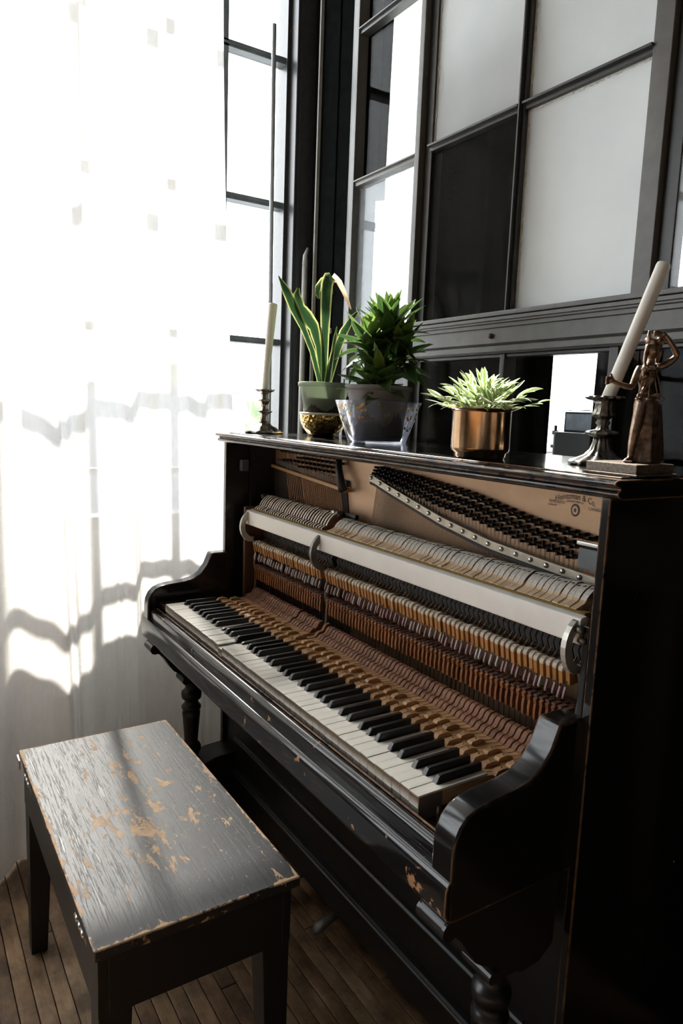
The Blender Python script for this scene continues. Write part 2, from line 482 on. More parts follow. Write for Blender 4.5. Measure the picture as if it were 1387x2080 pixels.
HZ = (1.06, 1.572, 2.096, 2.622)
window('window_1', -1.45, .70, [.425 - .262 * k for k in range(7)], HZ, wv=.024)
window('window_2', -3.70, -1.75, [-3.2, -2.7, -2.2], HZ)
window('window_3', .92, 3.70, [1.2, 1.62, 2.04, 2.46, 2.88, 3.3], HZ)

# corner post, conduit, stub wall
cp = sroot('trim_1', (-.55, .74, 0), 'black steel corner post with rust marks')
part('post', MB().box(-.66, -.535, .685, .80, 0, 3.5), framem, cp, bv=.004)
part('post_flange', MB().box(-.535, -.53, .70, .792, 0, 3.5), framem, cp)
for zz in (1.607, 1.46, 1.75):
    part('bolt', MB().ball((-.345, .752, zz), (.011, .009, .011)), pipem, cp, True)
sb = struct('wall_stub', MB().box(-.53, -.175, .76, .82, 0, 3.5).box(-.36, -.35, .755, .76, 0, 3.5).box(-.24, -.22, .748, .76, 0, 3.5), blackwall, bv=.003)
tag(part('wall_conduit', MB().tube([(-.50, .722, 1.0), (-.50, .722, 1.88)], .011, 12).tube([(-.50, .722, 1.86), (-.50, .722, 1.90), (-.505, .735, 1.93)], [.0115, .009, .005], 10), pipem, None, True),
    'pale grey conduit pipe standing against the black corner post', 'pipe')
tag(part('edge_highlight_strip', MB().box(-.478, -.470, .744, .757, .9, 3.5), pipem, None), 'thin pale strip painted as the edge highlight up the black corner wall', 'strip')  # pale strip painting the highlight along the corner edge
tag(part('window_pole', MB().tube([(-.52, .60, .0), (-.52, .577, 2.69)], .0085, 12), rodm, None, True),
    'thin grey window pole standing upright before the bare window', 'pole')

# ---------------------------------------------------------------- glazed partition
pt = sroot('wall_back', (.9, YP, 0), 'black steel glazed partition with clear and frosted panes')
ZR0, ZR1 = 1.476, 1.578
hz = (2.083, 2.60)
def bar(name, x0, x1, z0, z1, y0=YP - .012, y1=YP + .03, m=framem, b=.002):
    return part(name, MB().box(x0, x1, y0, y1, z0, z1), m, pt, bv=b)
# sash on the left
bar('sash_stile', -.175, -.155, 1.22, 3.4, YP - .02)
bar('sash_stile', -.152, -.128, 1.42, 3.4, YP - .028, YP + .01, framegrey)
bar('mullion', .205, .228, 1.2, 3.4, YP - .03, YP + .01, framegrey)
bar('mullion', .228, .262, 1.2, 3.4, YP - .01)
for zc in (2.072, 2.548):
    part('muntin', MB().box(-.13, .21, YP - .022, YP + .01, zc - .010, zc + .004).box(-.13, .21, YP - .030, YP - .02, zc + .003, zc + .008), framegrey if zc < 2.2 else framem, pt, bv=.001)
bar('sash_rail', -.15, .21, 1.40, 1.46, YP - .02, YP + .02, framem)
bar('sash_rail', -.15, .21, 1.36, 1.40, YP - .008, YP + .02, framegrey)
# main bays
part('muntin', MB().box(.612, .632, YP - .018, YP + .02, ZR1, 3.4).box(.620, .624, YP - .03, YP - .018, ZR1, 3.4), framem, pt)
bar('post', .985, 1.03, ZR1 - .004, 3.4, YP - .02, YP + .03, framegrey)
bar('post', 1.03, 1.065, ZR1, 3.4, YP - .004)
bar('post', 1.50, 1.56, 0, 3.4, YP - .02)
for zc in hz:
    for a, b in ((.26, .615), (.63, .988), (1.06, 1.5)):
        part('muntin', MB().box(a, b, YP - .016, YP + .01, zc - .012, zc + .006).box(a, b, YP - .028, YP - .014, zc - .001, zc + .005), framem, pt, bv=.001)
# sill beads and the heavy transom
bar('bead', .245, 1.6, ZR1 - .006, ZR1 + .006, YP - .034, YP + .01, framegrey)
tr = part('transom', MB().prism([(YP + .03, ZR0), (YP - .018, ZR0), (YP - .022, ZR0 + .006), (YP - .022, 1.496), (YP - .019, 1.498), (YP - .022, 1.500),
      (YP - .026, 1.503), (YP - .026, 1.541), (YP - .031, 1.543), (YP - .031, 1.552), (YP - .036, 1.554), (YP - .036, 1.558), (YP - .040, 1.560), (YP - .040, 1.568), (YP + .03, 1.572)], .238, 2.3), framegrey, pt)
part('screw', MB().tube([(.575, YP - .024, 1.522), (.575, YP - .034, 1.522)], [.008, .006], 12), m_plain('rust', (.10, .035, .02), .7, var=.4, scale=200), tr, True)
bar('soffit_bead', .238, 2.3, 1.466, 1.476, YP - .01, YP + .02, framem)
# lower row
for a, b in ((.600, .618), (.94, .965), (1.30, 1.33)):
    bar('post', a, b, .0, ZR0, YP - .014)
bar('bottom_rail', -.15, 2.3, .95, 1.10, YP - .014)
part('kick_panel', MB().box(-.53, 3.6, YP - .005, YP + .03, 0, .96), blackwall, pt)
part('upper_panel', MB().box(1.56, 3.6, YP - .005, YP + .03, 1.1, 3.5), blackwall, pt)
def pane(x0, x1, z0, z1, m, name='pane', lab=None):
    return part(name, MB().box(x0, x1, YP - .002, YP + .002, z0, z1), m, pt, label=lab)
pane(-.13, .206, 1.46, 2.062, glassh, lab='hazy clear glass pane')
pane(-.13, .206, 2.076, 2.54, glassc); pane(-.13, .206, 2.556, 3.4, glassc)
pane(.262, .612, ZR1 + .006, 2.072, glassc)
def rough_pane(x0, x1, z0, z1):
    """frosted pane with a ragged putty edge standing proud of it"""
    o = pane(x0, x1, z0, z1, frost, lab='white frosted glass pane')
    mb = MB()
    n = 46
    for k in range(n):
        for (xa, sg) in ((x0, 1), (x1, -1)):
            za = z0 + (z1 - z0) * k / n; wd = .002 + .005 * R.random() ** 2
            mb.box(min(xa, xa + sg * wd), max(xa, xa + sg * wd), YP - .004, YP - .002, za, za + (z1 - z0) / n)
    for k in range(n):
        xa = x0 + (x1 - x0) * k / n; wd = .002 + .004 * R.random() ** 2
        mb.box(xa, xa + (x1 - x0) / n, YP - .004, YP - .002, z1 - wd, z1)
    part('putty', mb, puttym, o)
for a, b in ((.262, .612), (.632, .985)):
    for c, d in ((2.089, 2.588), (2.606, 3.38)): rough_pane(a, b, c, d)
rough_pane(.632, .985, ZR1 + .006, 2.071)
for c, d in ((ZR1 + .006, 2.071), (2.089, 2.588), (2.606, 3.38)): pane(1.065, 1.5, c, d, glassh, lab='hazy clear glass pane')
for a, b in ((-.13, .206), (.262, .60), (.618, .94), (.965, 1.30), (1.33, 2.2)):
    pane(a, b, 1.10, 1.466 if a > 0 else 1.36, glassc)

# ---------------------------------------------------------------- drapes behind the partition
def drape(name, x0, x1, z0, z1, y0, amp, wl_, mat, label, cat, ph=0, nu=None, group=None, axis='x', sm=True):
    nu = nu or max(12, int((x1 - x0) / wl_ * 12))
    def fn(u, v):
        s = x0 + (x1 - x0) * u
        d = amp * math.sin(2 * PI * s / wl_ + ph) + amp * .35 * math.sin(2 * PI * s / (wl_ * .43) + 1.3 + ph) + .004 * math.sin(v * 5 + s * 9)
        return (s, y0 + d, z0 + (z1 - z0) * v) if axis == 'x' else (y0 + d, s, z0 + (z1 - z0) * v)
    mb = MB().grid(fn, nu, 10)
    o = part(name, mb, mat, None, sm)
    if mat is blackcloth:
        sd = o.modifiers.new('thick', 'SOLIDIFY'); sd.thickness = .0015
    return tag(o, label, cat, group)
drape('black_curtain', -.30, -.152, 2.05, 3.38, .83, .012, .09, blackcloth, 'short black drape behind the top left clear pane', 'curtain')
drape('black_curtain', .03, .60, .02, 2.30, .86, .022, .24, blackcloth, 'black drape hanging behind the clear pane beside the mullion', 'curtain', .3)
drape('black_curtain', .02, .10, 2.31, 3.38, .86, .010, .08, blackcloth, 'narrow black drape strip at the edge of the clear left sash', 'curtain', .8)
drape('black_curtain', .50, .655, .02, 1.50, .845, .012, .16, blackcloth, 'black drape left of the bright gap behind the lower panes', 'curtain', 1.2)
drape('black_curtain', .80, 1.9, .02, 1.52, .85, .018, .22, blackcloth, 'black drape right of the bright gap behind the lower panes', 'curtain', 2.2)
drape('white_curtain', 1.06, 1.26, .05, 3.3, -.50, .02, .11, linen2, 'white curtain strip beyond the clear left sash', 'curtain', axis='y')
drape('white_curtain', 2.0, 2.75, .05, 3.3, -.48, .03, .19, linen2, 'white curtain seen through the gap between black drapes', 'curtain', .6, axis='y')

# small desk with a screen beyond the gap
dk = thing('side_desk', (.1, 1.6, 0), 'grey ledge desk beyond the gap in the black drapes', 'desk')
part('desk_top', MB().box(-.35, .65, 1.35, 1.85, 1.14, 1.17), wallm, dk, bv=.003)
for a in (-.30, .60):
    for b in (1.4, 1.8): part('leg', MB().box(a - .02, a + .02, b - .02, b + .02, 0, 1.14), framem, dk)
cmp_ = thing('small_monitor', (.23, 1.5, 1.17), 'small screen on a black box seen through the glass gap', 'monitor')
part('stand_box', MB().box(.165, .33, 1.45, 1.58, 1.17, 1.262), lacq_plain, cmp_, bv=.002)
part('bezel', MB().box(.172, .33, 1.49, 1.51, 1.262, 1.338), lacq_plain, cmp_, bv=.002)
part('screen', MB().box(.180, .322, 1.4885, 1.4898, 1.27, 1.33), m_plain('screen_blue_grey', (.30, .34, .40), .2, var=.4, scale=14), cmp_)
part('clip_rod', MB().tube([(.150, 1.47, 1.17), (.150, 1.47, 1.285)], .006, 6).box(.14, .16, 1.46, 1.48, 1.20, 1.212).box(.143, .157, 1.46, 1.48, 1.25, 1.265), greymetal, cmp_)
cb = [(.02 + .26 * k / 12, 1.5, 1.29 + .055 * math.sin(PI * .5 * min(1, k / 9))) for k in range(13)]
tag(part('cable', MB().tube(cb, .0015, 5), wirem, None, True), 'thin black cable arching over the small screen', 'cable')

# ---------------------------------------------------------------- white curtain before the big window
def sstep(a, b, x):
    t = max(0, min(1, (x - a) / (b - a))); return t * t * (3 - 2 * t)
def curt(u, v):
    yv = -.66 + .97 * u
    z = 3.30 - 3.292 * v
    low = sstep(.15, 1.0, v)
    base_bot = -.165 + .175 * (1 - sstep(-.22, .02, yv))
    base = -.315 * (1 - low) + base_bot * low
    am = .036 - .008 * low
    fan = (yv + .3) * (1 + .0 * v) + .055 * low * math.sin(3 * yv)
    d = am * math.sin(2 * PI * fan / .235 + .9) + am * .45 * math.sin(2 * PI * fan / .137 + 2.1 + .8 * v) + .008 * math.sin(2 * PI * fan / .06 + 3 * v)
    lim = 1.0 if yv < -.1 else .62
    x = base + d * lim
    yy = yv + .02 * math.sin(2 * PI * fan / .235 + 2.2) - .05 * low * (1 - sstep(-.6, .2, yv))
    if yv > -.08: x = min(x, -.118)
    if v > .985: x += .012 * math.sin(40 * yv)
    return (x, yy, max(z, .004))
cu = part('white_curtain', MB().grid(curt, 240, 60), linen, None, True)
tag(cu, 'tall sheer white linen curtain hanging before the bright window', 'curtain')

# ---------------------------------------------------------------- upright piano
pno = thing('upright_piano', (.62, .38, 0), 'old black upright piano opened to show its hammers, strings and keys', 'piano')
KW = .02355
XL, XR = -.088, 1.338
for a, b in ((XL, XL + .018), (XR - .016, XR)):
    part('side_panel', MB().box(a, b, .218, .60, .0, 1.198), lacq_edge if a > 0 else lacq, pno, bv=.0015)
# keybed, key slip
part('key_bed', MB().prism([(.23, .598), (-.030, .598), (-.041, .604), (-.046, .614), (-.046, .650), (-.042, .661), (-.034, .666), (.23, .664)], XL, 1.325), lacq_chip, pno, bv=.001)
part('key_slip', MB().prism([(-.010, .664), (-.028, .664), (-.029, .684), (-.026, .690), (-.020, .694), (-.0135, .694), (-.010, .690)], -.048, 1.283), lacq_chip, pno, bv=.0008)
part('slip_edge', MB().box(-.048, 1.283, -.011, -.0075, .664, .697), lacq_edge, pno, bv=.0006)
part('slip_lock', MB().tube([(.30, -.0283, .676), (.30, -.0305, .676)], [.0065, .0055], 14), iron, pno, True, label='small round lock escutcheon')
prof = [(.222, .596), (.222, .853), (.170, .853), (.165, .850), (.160, .838), (.150, .815), (.132, .792), (.108, .777), (.080, .771), (.030, .767), (.004, .763), (-.014, .755), (-.027, .742), (-.035, .725), (-.038, .705), (-.038, .60)]
def cheek(a, b):
    o = part('cheek', MB().prism(prof, a, b), lacq_edge, pno)
    bevel(o, .004, 3); return o
cheek(-.089, -.051); cheek(1.281, 1.326)
part('key_block', MB().prism([(.0, .664), (.0, .712), (.006, .717), (.15, .717), (.15, .664)], -.050, -.0015), lacq_edge, pno, bv=.0015)
part('guide_pin', MB().tube([(1.246, .012, .690), (1.262, .016, .698)], .0028, 8), brasspin, pno, True)
part('guide_pin', MB().tube([(1.213, .03, .668), (1.213, .03, .70)], .002, 8), brasspin, pno, True)
part('key_frame', MB().box(-.05, 1.281, -.004, .33, .664, .672).box(-.05, 1.281, .17, .21, .672, .69), m_plain('key_frame_wood', (.10, .06, .035), .7), pno)
# lid
part('lid', MB().prism([(.605, 1.198), (.222, 1.198), (.214, 1.1985), (.206, 1.2015), (.2025, 1.206), (.2045, 1.2105), (.2085, 1.2125), (.2085, 1.2145), (.203, 1.2165), (.1975, 1.2185), (.195, 1.2215), (.1965, 1.2250), (.203, 1.2275), (.605, 1.2275)], -.105, 1.360), lacq_edge, pno, bv=.0008)
part('lid_top_board', MB().prism([(.600, 1.2276), (.236, 1.2276), (.234, 1.2284), (.235, 1.2292), (.238, 1.2296), (.600, 1.2296)], -.085, 1.340), lacq_edge, pno)
LZ = 1.2298
# back, plate, inside
part('back_board', MB().box(XL + .018, XR - .016, .56, .60, .05, 1.198), lacq_in, pno)
part('iron_plate', MB().box(XL + .018, XR - .016, .386, .40, .62, 1.197), plate, pno)
part('pin_block_shade', MB().box(XL + .0185, XL + .03, .30, .386, .70, 1.197), lacq_in, pno)
part('bass_opening_shade', MB().prism([(-.07, 1.128), (.375, 1.098), (.40, .98), (.42, .62), (-.07, .62)], .3835, .386, 'y'), m_plain('opening_shade_dark', (.030, .018, .012), .7), pno)  # flat dark sheet painting the shaded opening behind the bass strings
part('side_cleat', MB().box(-.066, -.045, .262, .285, 1.110, 1.145), greymetal, pno, bv=.001)
# lower case
part('lower_panel', MB().box(XL + .018, XR - .016, .232, .250, .15, .60), lacq_plain, pno)
part('panel_moulding', MB().prism([(.232, .236), (.226, .238), (.224, .243), (.228, .247), (.226, .251), (.232, .254)], .0, 1.25), lacq_plain, pno)
part('panel_moulding', MB().prism([(.232, .566), (.226, .568), (.224, .573), (.232, .58)], .0, 1.25), lacq_plain, pno)
part('bottom_rail', MB().prism([(.26, .055), (.222, .055), (.218, .06), (.218, .128), (.213, .131), (.213, .137), (.217, .140), (.214, .144), (.218, .15), (.26, .155)], XL, XR), lacq_plain, pno, bv=.0008)
for a, b in ((-.085, .012), (1.245, 1.336)):
    cx = -.032 if a < 0 else 1.292
    part('toe_block', MB().prism([(.235, 0), (.02, 0), (.012, .02), (.016, .09), (.04, .13), (.10, .178), (.16, .20), (.235, .205)], a, b), lacq_plain, pno, bv=.004)
    rp = [(.026, .17), (.03, .178), (.031, .19), (.024, .2), (.026, .215), (.031, .225), (.032, .236), (.028, .245), (.021, .25), (.0215, .262), (.024, .30), (.0275, .34), (.0285, .352), (.024, .358),
          (.030, .364), (.031, .372), (.025, .378), (.021, .386), (.022, .392), (.030, .398), (.032, .412), (.0305, .420), (.024, .425), (.0195, .432), (.021, .445), (.026, .452)]
    part('leg', MB().lathe(rp, 24, (cx, .095, 0)), lacq_plain, pno, True)
    part('leg_truss', MB().prism([(.20, .598), (.20, .47), (.17, .448), (.13, .445), (.115, .452), (.075, .452), (.066, .462), (.070, .475), (.060, .487), (.045, .492), (.028, .505), (.012, .528), (-.004, .553), (-.018, .566), (-.034, .568), (-.043, .578), (-.044, .59), (-.036, .598)], cx - .028, cx + .028), lacq_plain, pno, bv=.003)
    for sy_, sz_, sr_ in ((-.030, .583, .015), (.066, .466, .011)):
        part('truss_scroll', MB().tube([(cx - .031, sy_, sz_), (cx + .031, sy_, sz_)], sr_, 14), lacq_plain, pno)
for xx in (.47, .65):
    pd = [(xx, .26, .055), (xx, .225, .056), (xx, .195, .052), (xx, .17, .042), (xx, .155, .034)]
    part('pedal', MB().tube(pd, [.010, .012, .016, .020, .010], 10, flat=.35), iron, pno, True)

# keys -------------------------------------------------------------
bc = {1: 1 * KW - .0030, 3: 2 * KW + .0030, 6: 4 * KW - .0042, 8: 5 * KW, 10: 6 * KW + .0042}
wi = {0: 0, 2: 1, 4: 2, 5: 3, 7: 4, 9: 5, 11: 6}
PITCH = .01392
def rearx(n):
    return .006 + n * .01388 + (.022 if n >= 30 else 0)
BY, BZ = .205, .700
black_me = MB()
bl = lambda wv, y, z: [(-wv, y, z), (wv, y, z)]
rows = [(.0058, .0475, .7195), (.0054, .052, .7275), (.0047, .0555, .7318), (.0044, .060, .7325), (.0044, .147, .7325)]
vs = []; fs = []
for (wv, yy, zz) in rows:
    vs += [(-.0060 if yy < .14 else -.006, yy, .705), (-wv, yy, zz - .001), (-wv * .75, yy, zz), (wv * .75, yy, zz), (wv, yy, zz - .001), (.0060, yy, .705)]
k = 6
for i in range(len(rows) - 1):
    for j in range(5): fs.append((i * k + j, i * k + j + 1, (i + 1) * k + j + 1, (i + 1) * k + j))
fs += [tuple(range(6)), tuple(range(24, 30))]
black_me.add([(a, b - BY, c - BZ) for a, b, c in vs], fs)
black_mesh = black_me.mesh('black_key', ebony)
btn_p = [(-.019, 0), (-.014, .0075), (-.005, .0085), (.006, .0085), (.014, .006), (.019, 0)]
btn = MB().prism(btn_p, -.0058, .0058).tube([(0, -.001, .006), (0, -.001, .0135)], .0013, 6, 1)
btn_mesh = btn.mesh('balance_button', [keywood, steel])
heel_p = [(.252, .713), (.258, .716), (.263, .722), (.268, .7245), (.276, .7250), (.281, .7285), (.285, .736), (.290, .7405), (.300, .742), (.306, .7385), (.312, .733), (.322, .732), (.322, .713)]
heel_mesh = MB().prism([(a - BY, b - BZ) for a, b in heel_p], -.0052, .0052).mesh('key_heel', heelfelt)
pressed = {21: .045, 29: .030, 30: .05}    # F sharp, D and D sharp hang low
wcount = 0
for n in range(88):
    pc = (n + 9) % 12
    octv = (n + 9) // 12
    x0 = (octv * 7 - 5) * KW
    rxx = rearx(n)
    if pc in wi:
        xl = x0 + wi[pc] * KW; xr = xl + KW; xc = (xl + xr) / 2
        if n == 87: continue
        tl, t2 = xl + .0005, xr - .0005
        for q, c in bc.items():
            c = x0 + c
            if n == 0 and q != 10: continue
            if abs(c - xl) < .008 and pc not in (0, 5): tl = c + .0072
            if abs(c - xr) < .008 and pc not in (4, 11): t2 = c - .0072
        if n == 0: tl = xl + .0005
        mb = MB()
        a, b = xl + .0006, xr - .0006
        top = [(a, .0), (b, .0), (b, .0505), (t2, .0505), (t2, .148), (tl, .148), (tl, .0505), (a, .0505)]
        mb.prism(top, .7165, .720, 'z')
        mb.box(a, b, .0, .0018, .699, .7165)
        o = part('white_key', mb, ivory, pno, loc=(xc, BY, BZ)); bevel(o, .0005, 1)
        lev_w = (tl + t2) / 2
        body = MB()
        body.box(a + .0003, b - .0003, .0019, .050, .676, .7164, 1)
        hw = .0052
        body.add([(lev_w - hw, .05, .69), (lev_w + hw, .05, .69), (lev_w + hw, .05, .7164), (lev_w - hw, .05, .7164),
                  (lev_w - hw, .15, .69), (lev_w + hw, .15, .69), (lev_w + hw, .15, .7150), (lev_w - hw, .15, .7150),
                  (rxx - .0057, .25, .69), (rxx + .0057, .25, .69), (rxx + .0057, .25, .7142), (rxx - .0057, .25, .7142),
                  (rxx - .0057, .324, .69), (rxx + .0057, .324, .69), (rxx + .0057, .324, .7142), (rxx - .0057, .324, .7142)],
                 [(0, 1, 2, 3), (0, 4, 5, 1), (1, 5, 6, 2), (2, 6, 7, 3), (3, 7, 4, 0), (4, 8, 9, 5), (5, 9, 10, 6), (6, 10, 11, 7), (7, 11, 8, 4),
                  (8, 12, 13, 9), (9, 13, 14, 10), (10, 14, 15, 11), (11, 15, 12, 8), (12, 15, 14, 13)])
        lv = part('key_lever', body, [keywood, keydark], o, loc=(xc, BY, BZ))
        by = .178; frac = (by - .15) / .1
    else:
        xc = x0 + bc[pc]
        o = link('black_key', black_mesh, pno, (xc, BY, BZ))
        body = MB(); hw = .0055
        body.add([(xc - hw, .05, .69), (xc + hw, .05, .69), (xc + hw, .05, .705), (xc - hw, .05, .705),
                  (xc - hw, .15, .69), (xc + hw, .15, .69), (xc + hw, .15, .7150), (xc - hw, .15, .7150),
                  (rxx - .0057, .25, .69), (rxx + .0057, .25, .69), (rxx + .0057, .25, .7142), (rxx - .0057, .25, .7142),
                  (rxx - .0057, .324, .69), (rxx + .0057, .324, .69), (rxx + .0057, .324, .7142), (rxx - .0057, .324, .7142)],
                 [(0, 1, 2, 3), (0, 4, 5, 1), (1, 5, 6, 2), (2, 6, 7, 3), (3, 7, 4, 0), (4, 8, 9, 5), (5, 9, 10, 6), (6, 10, 11, 7), (7, 11, 8, 4),
                  (8, 12, 13, 9), (9, 13, 14, 10), (10, 14, 15, 11), (11, 15, 12, 8), (12, 15, 14, 13)])
        part('key_lever', body, keywood, o, loc=(xc, BY, BZ))
        lev_w = xc; by = .214; frac = (by - .15) / .1
    bxx = lev_w + (rxx - lev_w) * frac
    link('balance_button', btn_mesh, o, (bxx, by, .7146))
    link('key_heel', heel_mesh, o, (rxx, BY, BZ + R.uniform(-.0008, .0008)))
    if n in pressed: o.rotation_euler = (pressed[n], 0, 0)
    else: o.rotation_euler = (R.uniform(-.003, .003), 0, 0)

# action -----------------------------------------------------------
# hammer rail and its cloth
part('hammer_rail', MB().prism([(.264, .950), (.266, .946), (.282, .944), (.286, .948), (.284, .990), (.280, .9925), (.268, .9905), (.265, .987)], -.022, 1.268), railwhite, pno, bv=.0008)
part('rail_cloth', MB().prism([(.281, .986), (.281, .9945), (.285, .996), (.299, .995), (.301, .990), (.299, .986)], -.015, 1.262), mustard, pno)
part('action_rail', MB().box(-.02, 1.268, .335, .372, .855, .905), lacq_in, pno)
part('action_rail', MB().box(-.02, 1.268, .330, .372, .775, .800), lacq_in, pno)
part('action_post', MB().box(-.030, -.016, .262, .385, .664, 1.00), m_wood('post_wood', (.05, .022, .012), (.12, .055, .03), 'z', 40), pno, bv=.003)
part('action_post', MB().box(1.272, 1.284, .268, .385, .664, .98), lacq_in, pno, bv=.002)
def hook(xc, m):
    mb = MB()
    pts = []
    cy, cz, Rr = .281, .940, .036
    for k in range(15):
        a = math.radians(75 + 205 * k / 14)
        pts.append((cy + Rr * math.cos(a) * .95, cz + Rr * math.sin(a) * 1.15, .0080 if 1 < k < 13 else .0055))
    out = [(y_ + (y_ - cy) / Rr * t_, z_ + (z_ - cz) / Rr * t_) for y_, z_, t_ in pts]
    inn = [(y_ - (y_ - cy) / Rr * t_, z_ - (z_ - cz) / Rr * t_) for y_, z_, t_ in pts]
    n = len(pts)
    for i in range(n - 1):
        q = [out[i], out[i + 1], inn[i + 1], inn[i]]
        mb.prism(q, xc - .005, xc + .005)
    o = part('action_bracket', mb, m, pno)
    leg = [(xc, .284, .902), (xc + .001, .290, .885), (xc + .002, .296, .86), (xc, .292, .82), (xc - .002, .30, .79), (xc, .296, .74), (xc, .300, .69)]
    part('bracket_leg', MB().tube(leg, [.006, .0055, .005, .005, .0055, .005, .007], 8), iron, o, True)
    if xc > 1: part('bracket_bolt', MB().tube([(xc + .006, .262, .972), (xc + .020, .262, .972)], .006, 10).tube([(xc + .010, .264, .955), (xc + .024, .264, .955)], .005, 10), iron, o, True)
hook(-.004, ironlight); hook(.4335, iron); hook(1.258, ironlight)

# hammers
tail_b = [(.286, .991), (.286, 1.000), (.296, 1.006), (.306, 1.006), (.304, .996)]
felt_b = [(.299, 1.002), (.303, 1.012), (.311, 1.024), (.321, 1.033), (.332, 1.038), (.343, 1.037), (.351, 1.030), (.353, 1.020), (.348, 1.010), (.336, 1.003), (.318, .999)]
core_b = [(.300, 1.001), (.325, 1.012), (.338, 1.020), (.338, 1.014), (.322, 1.002), (.304, .996)]
tail_t = [(.285, .984), (.285, .9975), (.297, 1.0015), (.305, 1.0045), (.311, 1.010), (.318, 1.0125), (.330, 1.006), (.328, .996), (.312, .992), (.300, .989)]
felt_t = [(.3085, 1.0085), (.315, 1.0165), (.324, 1.023), (.336, 1.028), (.348, 1.0275), (.357, 1.022), (.358, 1.015), (.348, 1.008), (.330, 1.005), (.317, 1.008)]
mesh_tb = MB().prism(tail_b, -.0030, .0030, mi=0, cap=1).mesh('hammer_tail', [tailwhite, feltside])
mesh_fb = MB().prism(felt_b, -.0033, .0033, mi=0, cap=1).prism(core_b, -.0036, .0036, mi=2).mesh('hammer_felt', [tailwhite, feltside, heelfelt])
mesh_tt = MB().prism(tail_t, -.0060, .0060, mi=0).mesh('hammer_tail', [hamwood])
mesh_ft = MB().prism(felt_t, -.0060, .0060, mi=0, cap=1).box(-.0012, .0012, .326, .334, 1.0258, 1.0268, 2).mesh('hammer_felt', [felt, feltside, darkfelt])
shank_mesh = MB().tube([(0, .336, .915), (0, .318, .996)], .0026, 6).mesh('hammer_shank', shankw, True)
butt_mesh = MB().prism([(.322, .905), (.318, .916), (.326, .930), (.342, .927), (.348, .905), (.340, .890), (.328, .892)], -.0055, .0055).mesh('hammer_butt', darkfelt)
cat_p = [(.287, .860), (.282, .884), (.2835, .890), (.288, .8945), (.294, .8955), (.302, .893), (.309, .888), (.311, .862)]
cmesh = MB()
cmesh.prism([(.2872, .860), (.2830, .8835), (.312, .887), (.311, .862)], -.0040, .0040, mi=0)
cmesh.prism([(.2828, .8836), (.2825, .888), (.285, .8925), (.290, .8955), (.297, .8955), (.305, .8925), (.312, .8875)], -.0042, .0042, mi=1)
catch_mesh = cmesh.mesh('catcher', [catchwood, leather])
stem_mesh = MB().tube([(0, .308, .886), (0, .328, .906)], .0018, 5).tube([(0, .30, .89), (0, .318, .8955)], .0012, 4).mesh('catcher_stem', shankw, True)
tabp = [(.286, .858), (.2835, .850), (.281, .842), (.2815, .838), (.284, .8365), (.2865, .839), (.288, .848), (.2895, .857)]
tab_mesh = {m: MB().prism(tabp, -.0018, .0018, mi=0).tube([(0, .287, .857), (0, .290, .868)], .0009, 4, 1).mesh('bridle_tab', [mm, wirem]) for m, mm in (('p', tabpink), ('w', tabwhite))}
wmesh = MB()
wmesh.prism([(.290, .801), (.288, .810), (.294, .8145), (.310, .815), (.330, .813), (.332, .800), (.31, .797)], -.0036, .0036, mi=0)
wmesh.box(-.0040, .0040, .289, .307, .8148, .8185, 1)
whip_mesh = wmesh.mesh('whippen', [whipwood, brownfelt])
jack_mesh = MB().prism([(.2895, .801), (.288, .787), (.289, .772), (.293, .7705), (.297, .773), (.298, .800)], -.0026, .0026).mesh('jack', whipwood)
wire_mesh = MB().tube([(0, .301, .800), (0, .3005, .738)], .0011, 5).tube([(.004, .312, .800), (.004, .312, .745)], .0009, 4).mesh('wire', wirem, True)
damp_mesh = MB().tube([(0, .333, .905), (0, .345, .84), (0, .34, .80)], .0014, 4).mesh('spring', wirem, True)
miss_catch = {33, 38}
for n in range(88):
    xr = rearx(n)
    j = R.uniform(-.0006, .0006)
    bass = n < 30
    hx = xr + j + (0 if bass else R.uniform(-.0004, .0004))
    if n in (43, 61, 77): hx -= .0022
    if n in (44, 62, 78, 84): hx += .0016
    h = link('hammer', mesh_tb if bass else mesh_tt, pno, (hx, 0, R.uniform(-.0012, .0012)))
    h.rotation_euler = (0, R.uniform(-.02, .02) * 0, 0)
    hw = Vector(h['_w'])
    link('hammer_felt', mesh_fb if bass else mesh_ft, h, hw)
    link('hammer_shank', shank_mesh, h, (hx, 0, 0)); link('hammer_butt', butt_mesh, h, (xr, 0, R.uniform(-.0015, .0015)))
    dz = R.uniform(-.0018, .0018)
    c = link('catcher', catch_mesh, pno, (xr + j, R.uniform(-.0015, .0015), dz))
    if n in miss_catch: c.rotation_euler = (0, 0, 0)
    link('catcher_stem', stem_mesh, c, (xr + j, 0, dz))
    t_ = link('bridle_tab', tab_mesh['p' if R.random() < (.25 if bass else .75) else 'w'], pno, (xr + R.uniform(-.003, .003), R.uniform(-.003, .003), R.uniform(-.003, .002)))
    t_.rotation_euler = (0, 0, R.uniform(-.0, .0))
    w_ = link('whippen', whip_mesh, pno, (xr, 0, R.uniform(-.001, .001)))
    link('jack', jack_mesh, w_, (xr + .0005, 0, R.uniform(-.001, .001))); link('wire', wire_mesh, w_, (xr, 0, 0))

